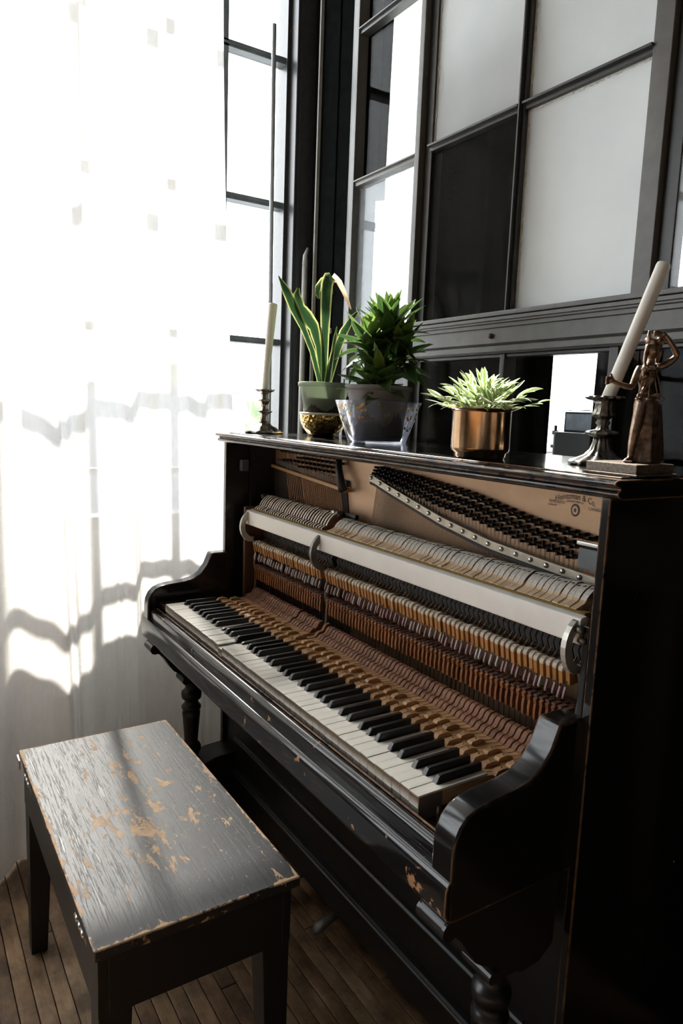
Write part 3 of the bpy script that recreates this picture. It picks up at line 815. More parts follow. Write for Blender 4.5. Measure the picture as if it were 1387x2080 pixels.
# strings, pins, pressure bar
def lerp_tab(tab, x):
    if x <= tab[0][0]: return tab[0][1]
    for (a, b), (c, d) in zip(tab, tab[1:]):
        if x <= c: return b + (d - b) * (x - a) / (c - a)
    return tab[-1][1]
PU = [(.535, 1.172), (.70, 1.162), (.871, 1.147), (1.054, 1.117), (1.215, 1.103)]
PB = [(.520, 1.141), (.60, 1.120), (.70, 1.096), (.792, 1.074), (.95, 1.047), (1.08, 1.036), (1.215, 1.026), (1.30, 1.022)]
pin_mb = MB().tube([(0, 0, 0), (0, -.010, 0)], .0042, 8).tube([(0, -.010, 0), (0, -.030, .0015), (0, -.0315, .0015)], [.0033, .0031, .0022], 8)
pin_mesh = pin_mb.mesh('tuning_pin', pinsteel, True)
st = MB()
npin = 0
for i in range(60):
    xt = .543 + i * .0113
    zt = lerp_tab(PU, xt)
    hgt = .020 + .028 * min(1, i / 22)
    for k in range(3):
        xp = xt - .0042 * k * 1.2; zp = zt - hgt * (k + .3 * (i % 2)) / 2.4
        if xp > 1.312 or (xp > 1.17 and zp < 1.085): continue
        link('tuning_pin', pin_mesh, pno, (xp, .386, zp)); npin += 1
        xb = xt - .008 + .0036 * k
        zb = lerp_tab(PB, xb) - .004
        slant = -.06 + .05 * min(1, i / 30)
        st.tube([(xp, .374, zp - .003), (xb, .372, zb)], .0006, 3, 0, False)
        st.tube([(xb, .372, zb), (xb + slant * .5, .366, zb - .22)], .0006 if i > 8 else .0009, 3, 0, False)
BS = [(0.02, 1.127), (.39, 1.101)]
for i in range(27):
    xt = .035 + i * .0118
    for k in range(1 if i < 8 else 2):
        xp = xt + .006 * k; zp = 1.182 - .013 * ((i * 2 + k) % 4) - .004
        if xp < .35: link('tuning_pin', pin_mesh, pno, (xp, .386, zp)); npin += 1
        xb = xt + .012 + .005 * k
        zb = lerp_tab(BS, xb)
        st.tube([(xp, .372, zp), (xb, .371, zb)], .0010, 4, 1, False)
        st.tube([(xb, .371, zb), (xb + .095, .362, zb - .26)], .0013 if i > 8 else .0017, 4, 1, False)
part('strings', st, [stringst, copper], pno, True, kind='stuff', label='rows of fine steel and copper-wound strings')
part('bass_bridge', MB().add([(-.05, .366, 1.131), (.395, .366, 1.100), (.395, .366, 1.091), (-.05, .366, 1.122), (-.05, .386, 1.131), (.395, .386, 1.100), (.395, .386, 1.091), (-.05, .386, 1.122)],
     [(0, 1, 2, 3), (4, 7, 6, 5), (0, 4, 5, 1), (1, 5, 6, 2), (2, 6, 7, 3), (3, 7, 4, 0)]), agraffe, pno)
part('agraffe_strip', MB().add([(-.03, .376, 1.148), (.38, .376, 1.121), (.385, .376, 1.104), (-.03, .376, 1.133), (-.03, .386, 1.148), (.38, .386, 1.121), (.385, .386, 1.104), (-.03, .386, 1.133)],
     [(0, 1, 2, 3), (4, 7, 6, 5), (0, 4, 5, 1), (1, 5, 6, 2), (2, 6, 7, 3), (3, 7, 4, 0)]), greymetal, pno)
part('plate_strut', MB().tube([(.345, .372, 1.197), (.365, .362, 1.15), (.397, .356, 1.097)], [.009, .010, .012], 8), lacq_in, pno, True)
# pressure bar
xs = [.512 + (1.318 - .512) * k / 40 for k in range(41)]
top = [(x, lerp_tab(PB, x) + .011) for x in xs]; bot = [(x, lerp_tab(PB, x) - .007) for x in reversed(xs)]
pb = part('pressure_bar', MB().prism(top + bot, .362, .370, 'y'), nickel, pno, bv=.001)
scr = MB().ball((0, 0, 0), (.0052, .004, .0052), 10, 6).mesh('screw', steel, True)
for k in range(21):
    x = .521 + (1.30 - .521) * k / 20 * (1 - .0) 
    link('screw', scr, pb, (x, .361, lerp_tab(PB, x) + .003))
part('under_felt', MB().prism([(x, z - .008) for x, z in top] [0:0] + [(x, lerp_tab(PB, x) - .008) for x in xs] + [(x, lerp_tab(PB, x) - .014) for x in reversed(xs)], .364, .372, 'y'), darkfelt, pno)
part('felt_rail', MB().box(.385, .47, .352, .364, 1.028, 1.040), lacq_in, pno, bv=.002)
part('rail_knob', MB().tube([(.392, .345, 1.034), (.392, .33, 1.034)], [.012, .011], 14), steel, pno, True)
part('rail_knob', MB().tube([(.407, .35, 1.034), (.407, .332, 1.034)], [.010, .009], 14), iron, pno, True)
part('corner_knob', MB().tube([(-.03, .345, 1.03), (-.03, .325, 1.03)], .008, 10), iron, pno, True)
part('damper_block', MB().box(1.20, 1.272, .330, .352, 1.055, 1.092), greymetal, pno, bv=.002)
part('damper_block_cap', MB().box(1.195, 1.272, .33, .35, 1.096, 1.103), steel, pno, bv=.001)

# writing cast on the plate
def text_mesh(txt, size, bend=0, name='lettering', shear=0, sx=1):
    cu_ = bpy.data.curves.new('t', 'FONT'); cu_.body = txt; cu_.size = size; cu_.align_x = 'CENTER'; cu_.shear = shear; cu_.resolution_u = 2
    ob = bpy.data.objects.new('t', cu_); COL.objects.link(ob)
    dg = bpy.context.evaluated_depsgraph_get(); dg.update()
    me = bpy.data.meshes.new_from_object(ob.evaluated_get(dg))
    bpy.data.objects.remove(ob)
    for v in me.vertices:
        x_, y_ = v.co.x * sx, v.co.y
        v.co = (x_, 0, y_ - bend * x_ * x_)
    me.materials.clear(); me.materials.append(bronzepaint); me.name = name
    return me
for txt, sz_, bend, shr, pos, sx in (('Heintzman & Co.', .0165, 4.5, .0, (1.140, 1.166), .80), ('AGRAFFE BRIDGE', .005, 4.5, 0, (1.140, 1.160), 1), ('TORONTO', .0080, 0, 0, (1.098, 1.154), .95), ('CANADA', .0080, 0, 0, (1.186, 1.150), .95), ('PATENTED', .0045, 0, 0, (1.088, 1.148), 1)):
    me = text_mesh(txt, sz_, bend, shear=shr, sx=sx)
    link('lettering', me, pno, (pos[0], .3855, pos[1]))
em = MB()
for k in range(3):
    em.prism([(1.142 + (.010 - .0035 * k) * math.cos(a * PI / 8), 1.146 + (.012 - .004 * k) * math.sin(a * PI / 8)) for a in range(16)], .3852 - .0003 * k, .3856, 'y', mi=k % 2)
part('crest', em, [bronzepaint, plate], pno, label='small round crest on the plate')

# ---------------------------------------------------------------- bench
bx0, bx1, by0, by1, bz = .296, 1.012, -.450, -.097, .500
bn = thing('piano_bench', ((bx0 + bx1) / 2, (by0 + by1) / 2, 0), 'worn black piano bench with chipped paint on its hinged seat', 'bench')
bcx, bcy = (bx0 + bx1) / 2, (by0 + by1) / 2
o = part('seat_lid', MB().box(bx0, bx1, by0, by1, bz - .020, bz), benchtop, bn, loc=(bcx, bcy, bz - .01)); bevel(o, .004, 3)
ax0, ax1, ay0, ay1 = bx0 + .012, bx1 - .012, by0 + .008, by1 - .012
az0, az1 = .372, bz - .023
for q in ((ax0, ax1, ay0, ay0 + .016), (ax0, ax1, ay1 - .016, ay1), (ax0, ax0 + .016, ay0 + .016, ay1 - .016), (ax1 - .016, ax1, ay0 + .016, ay1 - .016)):
    part('apron', MB().box(q[0], q[1], q[2], q[3], az0, az1), benchpaint, bn, bv=.001)
part('box_bottom', MB().box(ax0 + .016, ax1 - .016, ay0 + .016, ay1 - .016, az0, az0 + .008), benchpaint, bn)
for lx, sx in ((ax0 + .001, 1), (ax1 - .001, -1)):
    for ly, sy in ((ay0 + .001, 1), (ay1 - .001, -1)):
        a = .052; b = .036
        vs = []
        for zz, q in ((0, b), (az0, a), (az1, a)):
            vs += [(lx, ly, zz), (lx + sx * q, ly, zz), (lx + sx * q, ly + sy * q, zz), (lx, ly + sy * q, zz)]
        fs = [(0, 1, 2, 3), (8, 9, 10, 11)]
        for i in (0, 4):
            for k in range(4): fs.append((i + k, i + (k + 1) % 4, i + 4 + (k + 1) % 4, i + 4 + k))
        part('leg', MB().add(vs, fs), benchpaint, bn, bv=.0015)
for hx in (.405, .915):
    hg = MB()
    for k in range(3): hg.tube([(hx - .03 + .02 * k, by0 + .002, bz - .0225), (hx - .03 + .02 * k + .0185, by0 + .002, bz - .0225)], .0042, 10)
    hg.box(hx - .03, hx + .03, by0 + .0045, by0 + .0065, bz - .04, bz - .022)
    part('hinge', hg, steel, bn, True, label='bright steel butt hinge')
part('lid_rod', MB().tube([(.44, by0 + .004, bz - .0225), (.88, by0 + .004, bz - .0225)], .0018, 6), steel, bn, True)
part('hinge', MB().box(bx0 - .002, bx0 + .03, by0 - .004, by0 - .001, bz - .035, bz - .012), steel, bn, label='small steel plate at the bench corner')

# ---------------------------------------------------------------- things on the lid
silver = NT('old_silver'); _v = silver.coord(); _n = silver.noise(_v, 60, 5)
silver.set(Base_Color=silver.ramp(_n, [(.3, (.10, .09, .075)), (.65, (.55, .51, .45))]), Roughness=.26, Metallic=1.0); silver.bump(_n, .35, .0015); silver = silver.mat
pewter = NT('dark_pewter'); _v = pewter.coord(); _n = pewter.noise(_v, 80, 5)
pewter.set(Base_Color=pewter.ramp(_n, [(.3, (.05, .047, .043)), (.68, (.34, .32, .29))]), Roughness=.34, Metallic=1.0); pewter.bump(_n, .5, .002); pewter = pewter.mat
wax = NT('candle_wax'); wax.set(Base_Color=(.88, .86, .80), Roughness=.42)
wax.b.inputs['Subsurface Weight'].default_value = .35; wax.b.inputs['Subsurface Radius'].default_value = (.02, .015, .01); wax = wax.mat

def star(n, amp, ph=0):
    return lambda r, z, a, j: r * (1 + amp * math.cos(n * a + ph))
# left candlestick
c1 = (-.045, .335, LZ)
cs = thing('candlestick', c1, 'small silver candlestick with flared foot at the window end of the piano lid', 'candlestick')
part('foot', MB().lathe([(.0, 0), (.058, 0), (.060, .004), (.054, .010), (.046, .011), (.038, .019), (.026, .024), (.018, .032)], 48, c1, wob=star(8, .09)), silver, cs, True)
part('stem', MB().lathe([(.017, .030), (.0125, .045), (.0105, .058), (.0125, .062), (.023, .067), (.025, .070), (.013, .073), (.0085, .080), (.011, .092), (.0145, .100), (.021, .103), (.012, .108), (.0095, .118), (.012, .128)], 32, c1, wob=star(6, .07)), silver, cs, True)
part('drip_pan', MB().lathe([(.010, .126), (.026, .131), (.031, .136), (.030, .138), (.014, .136), (.0, .136)], 40, c1, wob=star(8, .08)), silver, cs, True)
def candle(p0, p1, r0, r1, label):
    p0 = Vector(p0); p1 = Vector(p1)
    t = thing('taper_candle', p0, label, 'candle')
    d = (p1 - p0)
    part('wax', MB().tube([p0, p0 + d * .3, p0 + d * .7, p0 + d * .985, p1 - d * .004, p1], [r0, r0 + (r1 - r0) * .3, r0 + (r1 - r0) * .75, r1, r1 * .94, r1 * .55], 20), wax, t, True)
    part('wick', MB().tube([p1 - d * .01, p1 + d.normalized() * .004], .0009, 5), wirem, t)
cdir = rx * .026 + ux * .274
candle((c1[0], c1[1], LZ + .134), Vector((c1[0], c1[1], LZ + .134)) + cdir, .0092, .0145, 'slender white taper leaning in the small silver candlestick')
# right candlestick
c2 = (1.155, .425, LZ)
cs2 = thing('candlestick', c2, 'dark ornate pewter candlestick beside the bronze figurine', 'candlestick')
part('foot', MB().lathe([(0, 0), (.052, 0), (.054, .003), (.050, .008), (.040, .012), (.028, .018), (.019, .028), (.0145, .042), (.013, .052)], 64, c2, wob=star(12, .07)), pewter, cs2, True)
part('stem', MB().lathe([(.012, .050), (.026, .055), (.029, .058), (.025, .062), (.011, .065), (.009, .072), (.0125, .077), (.009, .082), (.013, .086), (.0185, .088), (.0205, .092), (.0165, .098), (.0155, .110), (.019, .117)], 48, c2, wob=star(10, .06)), pewter, cs2, True)
part('drip_pan', MB().lathe([(.015, .115), (.029, .119), (.033, .122), (.030, .125), (.016, .123), (.0, .123)], 64, c2, wob=star(13, .09)), pewter, cs2, True)
b2 = Vector((c2[0], c2[1], LZ + .118)) + rx * .004
candle(b2, b2 + rx * .103 + ux * .247, .0118, .0128, 'thick white candle tilting steeply out of the dark pewter candlestick')

# gold bowl + snake plant
goldm = NT('hammered_gold'); _v = goldm.coord(); _vo = goldm.node('ShaderNodeTexVoronoi'); _vo.inputs['Scale'].default_value = 95
goldm.link(_v, _vo.inputs['Vector']); goldm.set(Base_Color=(.62, .42, .14), Roughness=.22, Metallic=1.0); goldm.bump(_vo.outputs['Distance'], .8, .004); goldm = goldm.mat
gb = (.108, .462, LZ)
go = thing('gold_bowl', gb, 'hammered gold bowl holding the green pot on the piano lid', 'bowl')
part('bowl', MB().lathe([(0, 0), (.034, 0), (.050, .010), (.063, .026), (.071, .046), (.073, .066), (.072, .070), (.069, .066), (.066, .046), (.058, .028), (.045, .014), (.0, .010)], 48, gb), goldm, go, True)
part('rim', MB().lathe([(.0725, .064), (.0745, .068), (.073, .072), (.070, .071), (.069, .066)], 48, gb, caps=False), m_plain('cream_rim', (.70, .64, .52), .5), go, True)
def m_pot(name, col, tr):
    t = NT(name); t.n.remove(t.b)
    df = t.node('ShaderNodeBsdfDiffuse'); tl = t.node('ShaderNodeBsdfTranslucent'); gl = t.node('ShaderNodeBsdfGlossy'); gl.inputs['Roughness'].default_value = .3
    df.inputs[0].default_value = (*col, 1); tl.inputs[0].default_value = (*[min(1, c * 1.3) for c in col], 1)
    a = t.node('ShaderNodeMixShader'); a.inputs[0].default_value = tr; b = t.node('ShaderNodeMixShader'); b.inputs[0].default_value = .04
    t.link(df.outputs[0], a.inputs[1]); t.link(tl.outputs[0], a.inputs[2]); t.link(a.outputs[0], b.inputs[1]); t.link(gl.outputs[0], b.inputs[2]); t.link(b.outputs[0], t.out.inputs[0])
    return t.mat
greenpot = m_pot('sage_plastic', (.26, .30, .23), .45)
greypot = m_pot('grey_plastic', (.30, .28, .27), .40)
soilm = m_plain('potting_soil', (.028, .019, .013), .95, var=.5, scale=160, bump=.6)
def pot(t, c, z0, r0, r1, h, mat, lip=.006):
    c = (c[0], c[1], c[2] + z0)
    part('pot', MB().lathe([(0, 0), (r0, 0), (r1 - .002, h - .014), (r1 - .002, h - .012), (r1 + lip, h - .011), (r1 + lip, h), (r1 + lip * .3, h + .001), (r1 - .003, h - .010), (r0 - .002, .003), (0, .003)], 48, c), mat, t, True)
    rs = r0 + (r1 - r0) * .70 - .003
    part('soil', MB().lathe([(rs - .006, .01), (rs, h * .70), (rs * .7, h * .73), (rs * .3, h * .71), (0, h * .74)], 32, c, wob=lambda r, z, a, j: r * (1 + .02 * math.sin(5 * a + j))), soilm, t, True)
def m_leaf(name, stops, tr=.35, bands=0, rough=.35):
    t = NT(name); t.n.remove(t.b)
    uv = t.node('ShaderNodeUVMap'); sx = t.node('ShaderNodeSeparateXYZ'); t.link(uv.outputs[0], sx.inputs[0])
    d = t.math('ABSOLUTE', t.math('SUBTRACT', sx.outputs[0], .5))
    nn = t.noise(t.coord(), 30, 4)
    d = t.math('ADD', d, t.math('MULTIPLY', t.math('SUBTRACT', nn, .5), .06 + bands * .08))
    colr = t.ramp(d, stops)
    p = t.node('ShaderNodeBsdfPrincipled'); p.inputs['Roughness'].default_value = rough
    tl = t.node('ShaderNodeBsdfTranslucent'); m = t.node('ShaderNodeMixShader'); m.inputs[0].default_value = tr
    t.link(colr, p.inputs['Base Color']); t.link(colr, tl.inputs[0]); t.link(p.outputs[0], m.inputs[1]); t.link(tl.outputs[0], m.inputs[2]); t.link(m.outputs[0], t.out.inputs[0])
    return t.mat
snakem = m_leaf('snake_leaf', [(0, (.020, .055, .022)), (.33, (.035, .085, .028)), (.40, (.50, .52, .16)), (.5, (.66, .68, .28))], .22, 1, .28)
drym = m_leaf('dry_leaf', [(0, (.55, .38, .24)), (.3, (.66, .46, .28)), (.5, (.75, .58, .36))], .4, 1)
dracm = m_leaf('dracaena_leaf', [(0, (.09, .16, .035)), (.05, (.036, .082, .020)), (.40, (.045, .10, .022)), (.5, (.16, .25, .06))], .34, 0, .3)
dracy = m_leaf('dracaena_leaf_young', [(0, (.16, .25, .05)), (.06, (.085, .16, .03)), (.5, (.18, .28, .06))], .38, 0, .3)
varim = m_leaf('variegated_leaf', [(0, (.24, .36, .10)), (.22, (.34, .47, .16)), (.36, (.70, .76, .52)), (.5, (.84, .86, .74))], .35)
stemm = m_plain('green_stem', (.12, .20, .06), .6)

def ribbon(pts, widths, normals, nu=6, cupd=.25):
    """leaf ribbon along pts; widths half width; normals = facing"""
    mb = MB(); n = len(pts)
    pts = [Vector(p) for p in pts]
    def fn(u, v):
        q = v * (n - 1); i = min(int(q), n - 2); f_ = q - i
        p = pts[i].lerp(pts[i + 1], f_)
        t = (pts[i + 1] - pts[i]).normalized()
        nr = Vector(normals[i]).lerp(Vector(normals[i + 1]), f_)
        nr = (nr - t * nr.dot(t)).normalized()
        s = t.cross(nr)
        w_ = widths[i] + (widths[i + 1] - widths[i]) * f_
        a = (u - .5) * 2
        return p + s * a * w_ - nr * (1 - a * a) * w_ * cupd
    mb.grid(fn, nu, (n - 1) * 3)
    return mb
sp = thing('snake_plant', (gb[0], gb[1], LZ + .012), 'snake plant with yellow-edged leaves in a sage green pot', 'plant')
pot(sp, gb, .012, .050, .075, .150, greenpot)
G = Vector(gb) + Vector((0, 0, .115))
toC = (-fx + Vector((0, 0, .2))).normalized()
def P(r_, u_, d_=0): return Vector(gb) + rx * (r_ / 1000) + ux * (u_ / 1000) - fx * (d_ / 1000)
# leaf paths measured as millimetres right / up in the picture plane at the plant's own distance
lv = [
    ([(-2, 118, 0), (-12, 180, 6), (-32, 262, 10), (-58, 330, 8), (-88, 395, 6), (-112, 450, 0), (-138, 500, -6)], [.006, .008, .009, .010, .016, .014, .001], snakem, .2),
    ([(4, 118, 10), (5, 200, 16), (7, 300, 20), (10, 400, 20), (13, 465, 12), (18, 492, 0), (30, 500, -14)], [.007, .010, .013, .017, .019, .019, .016], snakem, .15),
    ([(30, 500, -14), (50, 487, -22), (66, 455, -26), (80, 420, -28), (88, 402, -28)], [.016, .013, .010, .007, .002], drym, .5),
    ([(18, 492, 0), (2, 485, -8), (-14, 470, -18), (-18, 450, -18), (-12, 430, -12)], [.010, .012, .010, .008, .003], snakem, .3),
    ([(0, 118, -6), (-6, 200, -4), (-14, 280, -2), (-28, 340, 0), (-52, 372, 2), (-72, 402, 0), (-80, 440, -2), (-76, 462, -4)], [.006, .008, .010, .018, .022, .017, .012, .003], snakem, .3),
    ([(8, 118, 5), (22, 180, 14), (40, 250, 20), (64, 318, 18), (92, 365, 10), (114, 392, 0)], [.007, .010, .013, .013, .009, .001], snakem, .35),
    ([(10, 118, 14), (14, 160, 20), (20, 200, 24), (30, 250, 22), (38, 300, 16), (44, 338, 10)], [.007, .011, .010, .006, .005, .001], snakem, .4),
]
for pts, wd, mt, cd in lv:
    pp = [P(*q) for q in pts]
    tw = R.uniform(-.3, .3)
    nrm = [toC + rx * tw] * len(pp)
    if mt is drym: nrm = [toC + rx * .8] * len(pp)
    part('leaf', ribbon(pp, wd, nrm, 6, cd), mt, sp, True)

# clear bowl with gold dots + dracaena
cbp = (.455, .420, LZ)
acr = NT('clear_acrylic'); acr.n.remove(acr.b)
_tr = acr.node('ShaderNodeBsdfTransparent'); _tr.inputs[0].default_value = (.86, .88, .93, 1)
_gl = acr.node('ShaderNodeBsdfGlossy'); _gl.inputs['Roughness'].default_value = .06
_df = acr.node('ShaderNodeBsdfDiffuse'); _df.inputs[0].default_value = (.45, .45, .5, 1)
_fr = acr.node('ShaderNodeLayerWeight'); _fr.inputs[0].default_value = .5
_m0 = acr.node('ShaderNodeMixShader'); _m0.inputs[0].default_value = .16; acr.link(_tr.outputs[0], _m0.inputs[1]); acr.link(_df.outputs[0], _m0.inputs[2])
_m = acr.node('ShaderNodeMixShader'); acr.link(acr.math('ADD', acr.math('MULTIPLY', acr.math('POWER', _fr.outputs['Facing'], 3.0), .6), .04), _m.inputs[0]); acr.link(_m0.outputs[0], _m.inputs[1]); acr.link(_gl.outputs[0], _m.inputs[2])
acr.link(_m.outputs[0], acr.out.inputs[0]); acr = acr.mat
co = thing('clear_bowl', cbp, 'clear flared bowl with gold dots under the leafy green plant', 'bowl')
RB0, RB1, HB = .076, .114, .108
part('bowl', MB().lathe([(0, 0), (RB0, 0), (RB1, HB), (RB1 - .0028, HB + .0006), (RB0 - .003, .004), (0, .004)], 64, cbp), acr, co, True)
dots = MB()
for k in range(90):
    a = R.random() * 2 * PI; t_ = R.random() ** .55
    hh = .03 + .072 * t_
    rr = RB0 + (RB1 - RB0) * hh / HB + .0006
    q = Matrix.Rotation(a, 4, 'Z')
    tlt = math.atan2(RB1 - RB0, HB)
    ctr = q @ Vector((rr, 0, hh)) + Vector(cbp)
    e1 = q @ Vector((0, 1, 0)); e2 = q @ Vector((math.sin(tlt), 0, math.cos(tlt))); nn_ = q @ Vector((math.cos(tlt), 0, -math.sin(tlt)))
    rd = .0034
    ring = [ctr + (e1 * math.cos(PI * j / 5) + e2 * math.sin(PI * j / 5)) * rd for j in range(10)]
    dots.add(ring + [v_ + nn_ * .0008 for v_ in ring], [tuple(range(10)), tuple(range(10, 20))] + [(j, (j + 1) % 10, 10 + (j + 1) % 10, 10 + j) for j in range(10)])
part('gold_dots', dots, m_plain('gold_foil', (.75, .50, .12), .3, .85), co, kind='stuff', label='scattered small gold foil dots')
dp = thing('dracaena_plant', (cbp[0], cbp[1], LZ + .006), 'bushy dark green leafy plant in a grey plastic pot', 'plant')
pot(dp, cbp, .006, .064, .083, .142, greypot)
def leaf_mesh(L, W, droop, mat, name='leaf', cup=.3, wave=0):
    pts = []; wd = []
    n = 8
    for i in range(n + 1):
        v = i / n
        pts.append(Vector((L * (v - .15 * droop * v * v), wave * math.sin(v * 5) * .006, -L * droop * v * v * .6)))
        wd.append(max(.0006, W * (math.sin(PI * min(1, v * .93 + .07) ** .8)) ** .8))
    wd[-1] = .0004
    nr = [Vector((droop * v_ / n, 0, 1)) for v_ in range(n + 1)]
    return ribbon(pts, wd, nr, 4, cup).mesh(name, mat, True)
dm = [leaf_mesh(.120, .0215, .25, dracm, cup=.2), leaf_mesh(.120, .023, .6, dracm, wave=1, cup=.2), leaf_mesh(.112, .0200, .05, dracy, cup=.2), leaf_mesh(.115, .022, 1.0, dracm, wave=1, cup=.2)]
stem_top = Vector(cbp) + Vector((0, 0, .115))
part('stem', MB().tube([stem_top, stem_top + Vector((.004, 0, .09)), stem_top + Vector((.006, .004, .19))], [.008, .007, .005], 8), stemm, dp, True)
part('stem', MB().tube([stem_top + Vector((.02, -.01, 0)), stem_top + Vector((.026, -.012, .07))], [.006, .004], 8), stemm, dp, True)
def place_leaf(me, base, az, el, roll, sc, parent, name='leaf'):
    o = link(name, me, parent, base)
    d = Vector((math.cos(az) * math.cos(el), math.sin(az) * math.cos(el), math.sin(el)))
    side = Vector((0, 0, 1)).cross(d)
    if side.length < 1e-3: side = Vector((0, 1, 0))
    side.normalize(); up = d.cross(side)
    m = Matrix((d, side, up)).transposed().to_4x4() @ Matrix.Rotation(roll, 4, 'X')
    o.rotation_euler = m.to_euler(); o.scale = (sc, sc, sc)
    return o
heads = [(Vector((rx.x, rx.y, 0)) * .022 + Vector((0, 0, .195)), 44, .95, 1.08), (Vector((rx.x, rx.y, 0)) * -.030 + Vector((0, 0, .155)), 32, .85, .98), (Vector((rx.x, rx.y, 0)) * .050 + Vector((0, 0, .135)), 34, .85, 1.0), (-Vector((fx.x, fx.y, 0)) * .03 + Vector((0, 0, .07)), 28, .6, .95), (Vector((rx.x, rx.y, 0)) * -.03 + Vector((0, 0, .055)), 22, .5, .85)]
for hi, (off, cnt, elm, scl) in enumerate(heads):
    top_ = stem_top + off
    part('stem', MB().tube([stem_top + Vector((off.x * .3, off.y * .3, -.005)), stem_top.lerp(top_, .6), top_], [.006, .006, .004], 8), stemm, dp, True)
    for i in range(cnt):
        t_ = (i + .5) / cnt
        az = i * 2.39996 + hi
        el = -.30 + (elm + .75) * t_ ** .85 + R.uniform(-.2, .2)
        base = top_ + Vector((0, 0, -.055 + .06 * t_))
        me = dm[2] if t_ > .72 else (dm[0] if t_ > .4 else (dm[1] if R.random() < .6 else dm[3]))
        place_leaf(me, base, az, el, R.uniform(-.5, .5), scl * R.uniform(.72, .95) * (.85 if t_ > .85 else 1), dp)

# brass pot with variegated plant
brass = NT('aged_brass'); _v = brass.coord(); _n = brass.noise(_v, 18, 6, .65); _s = brass.noise(_v, 90, 4)
brass.set(Base_Color=brass.ramp(_n, [(.3, (.40, .25, .14)), (.7, (.52, .35, .21))]), Roughness=brass.ramp(_s, [(.3, .13), (.7, .20)]), Metallic=1.0); brass = brass.mat
bp = (.972, .300, LZ)
vp = thing('variegated_plant', bp, 'small white-edged leafy plant in an aged brass pot', 'plant')
part('pot', MB().lathe([(0, .0), (.046, .0), (.049, .003), (.050, .010), (.0555, .014), (.0565, .020), (.0560, .088), (.0575, .092), (.066, .0945), (.0665, .0965), (.058, .0965), (.0535, .090), (.053, .020), (0, .016)], 56, bp), brass, vp, True)
part('soil', MB().lathe([(.052, .07), (.03, .078), (0, .08)], 24, bp), soilm, vp, True)
vm = [leaf_mesh(.040, .0060, .25, varim, cup=.25), leaf_mesh(.036, .0055, .7, varim, cup=.25), leaf_mesh(.030, .0050, .1, varim, cup=.3)]
vb = Vector(bp) + Vector((0, 0, .082))
for s_ in range(32):
    az = s_ * 2.39996 + .4
    sprd = (s_ + .5) / 32
    el = 1.50 - 1.18 * sprd ** .9
    L = .062 + .026 * sprd + R.uniform(-.008, .006)
    if s_ in (29, 31): L += .03
    d = Vector((math.cos(az) * math.cos(el), math.sin(az) * math.cos(el), math.sin(el)))
    st0 = vb + Vector((d.x, d.y, 0)) * .03 * sprd
    pts = [st0 + d * L * q - Vector((0, 0, .010 * sprd * q * q)) for q in (0, .35, .7, 1)]
    sm_ = part('stem', MB().tube(pts, [.0014, .0012, .001, .0006], 5), stemm, vp, True)
    for k in range(7):
        q = .30 + .70 * k / 6
        p_ = st0 + d * L * q - Vector((0, 0, .010 * sprd * q * q))
        sd = 1 if k % 2 else -1
        laz = az + sd * (.75 if k < 6 else 0) + R.uniform(-.25, .25)
        lel = el * .75 + R.uniform(-.2, .25)
        place_leaf(vm[R.randrange(3)], p_, laz, lel, R.uniform(-.6, .6), R.uniform(.75, 1.12), vp)

# bronze figurine
bronze = NT('antique_bronze'); _v = bronze.coord(); _n = bronze.noise(_v, 90, 5, .6); _l = bronze.noise(_v, 14, 3)
bronze.set(Base_Color=bronze.ramp(_n, [(.3, (.10, .065, .045)), (.7, (.38, .27, .20))]), Roughness=.38, Metallic=.9); bronze.bump(_n, .35, .0012); bronze = bronze.mat
stone = m_plain('figurine_plinth', (.16, .125, .095), .55, .4, var=.4, scale=220, bump=.5)
fc = Vector((1.303, .305, LZ))
fg = thing('bronze_figurine', fc, 'bronze robed woman figurine on a flat plinth with one arm raised', 'figurine')
part('plinth', MB().box(fc.x - .050, fc.x + .048, fc.y - .050, fc.y + .052, LZ, LZ + .0035).box(fc.x - .046, fc.x + .044, fc.y - .046, fc.y + .048, LZ + .0035, LZ + .018), stone, fg, bv=.001)
F0 = Vector((1.303, .318, LZ + .018))
def Q(r_, u_, d_=0): return F0 + Vector((rx.x, rx.y, 0)).normalized() * (r_ / 1000) + Vector((0, 0, u_ / 1000)) - Vector((fx.x, fx.y, 0)).normalized() * (d_ / 1000)
body = MB()
body.tube([Q(12, 0), Q(12, 30), Q(10, 62), Q(8, 90), Q(7, 104)], [.025, .021, .019, .0185, .0145], 16)          # skirt
body.tube([Q(7, 100), Q(6, 115), Q(5, 130), Q(6, 144), Q(8, 152)], [.0140, .0125, .0155, .0165, .007], 16, flat=.8)
body.ball(Q(-2, 134, 10), .0065); body.ball(Q(10, 134, 9), .0065)
body.tube([Q(8, 148), Q(9, 160), Q(9, 166)], [.0062, .0058, .006], 10)
body.ball(Q(9, 174, 3), (.0105, .0115, .0145), 14, 10)                                                              # head
body.ball(Q(12, 178, -4), (.0125, .012, .013), 12, 8); body.ball(Q(9, 170, 13.5), (.002, .003, .003), 8, 6)
# arm to the candle
body.tube([Q(-6, 147), Q(-11, 138, 2), Q(-16, 124, 3), Q(-18, 116, 4)], [.0062, .006, .0052, .0048], 10)
body.tube([Q(-18, 116, 4), Q(-30, 117, 8), Q(-44, 121, 10), Q(-50, 124, 10)], [.0050, .0046, .0038, .0034], 10)
body.ball(Q(-54, 126, 10), (.0055, .005, .0055))
for k in range(4):
    body.tube([Q(-56, 129 - 3 * k, 10), Q(-61, 130 - 3 * k, 12), Q(-63, 128 - 3 * k, 15), Q(-60, 127 - 3 * k, 17)], [.0018, .0018, .0017, .0014], 6)
body.tube([Q(-53, 130, 11), Q(-55, 134, 13), Q(-58, 135, 15)], [.002, .0018, .0014], 6)
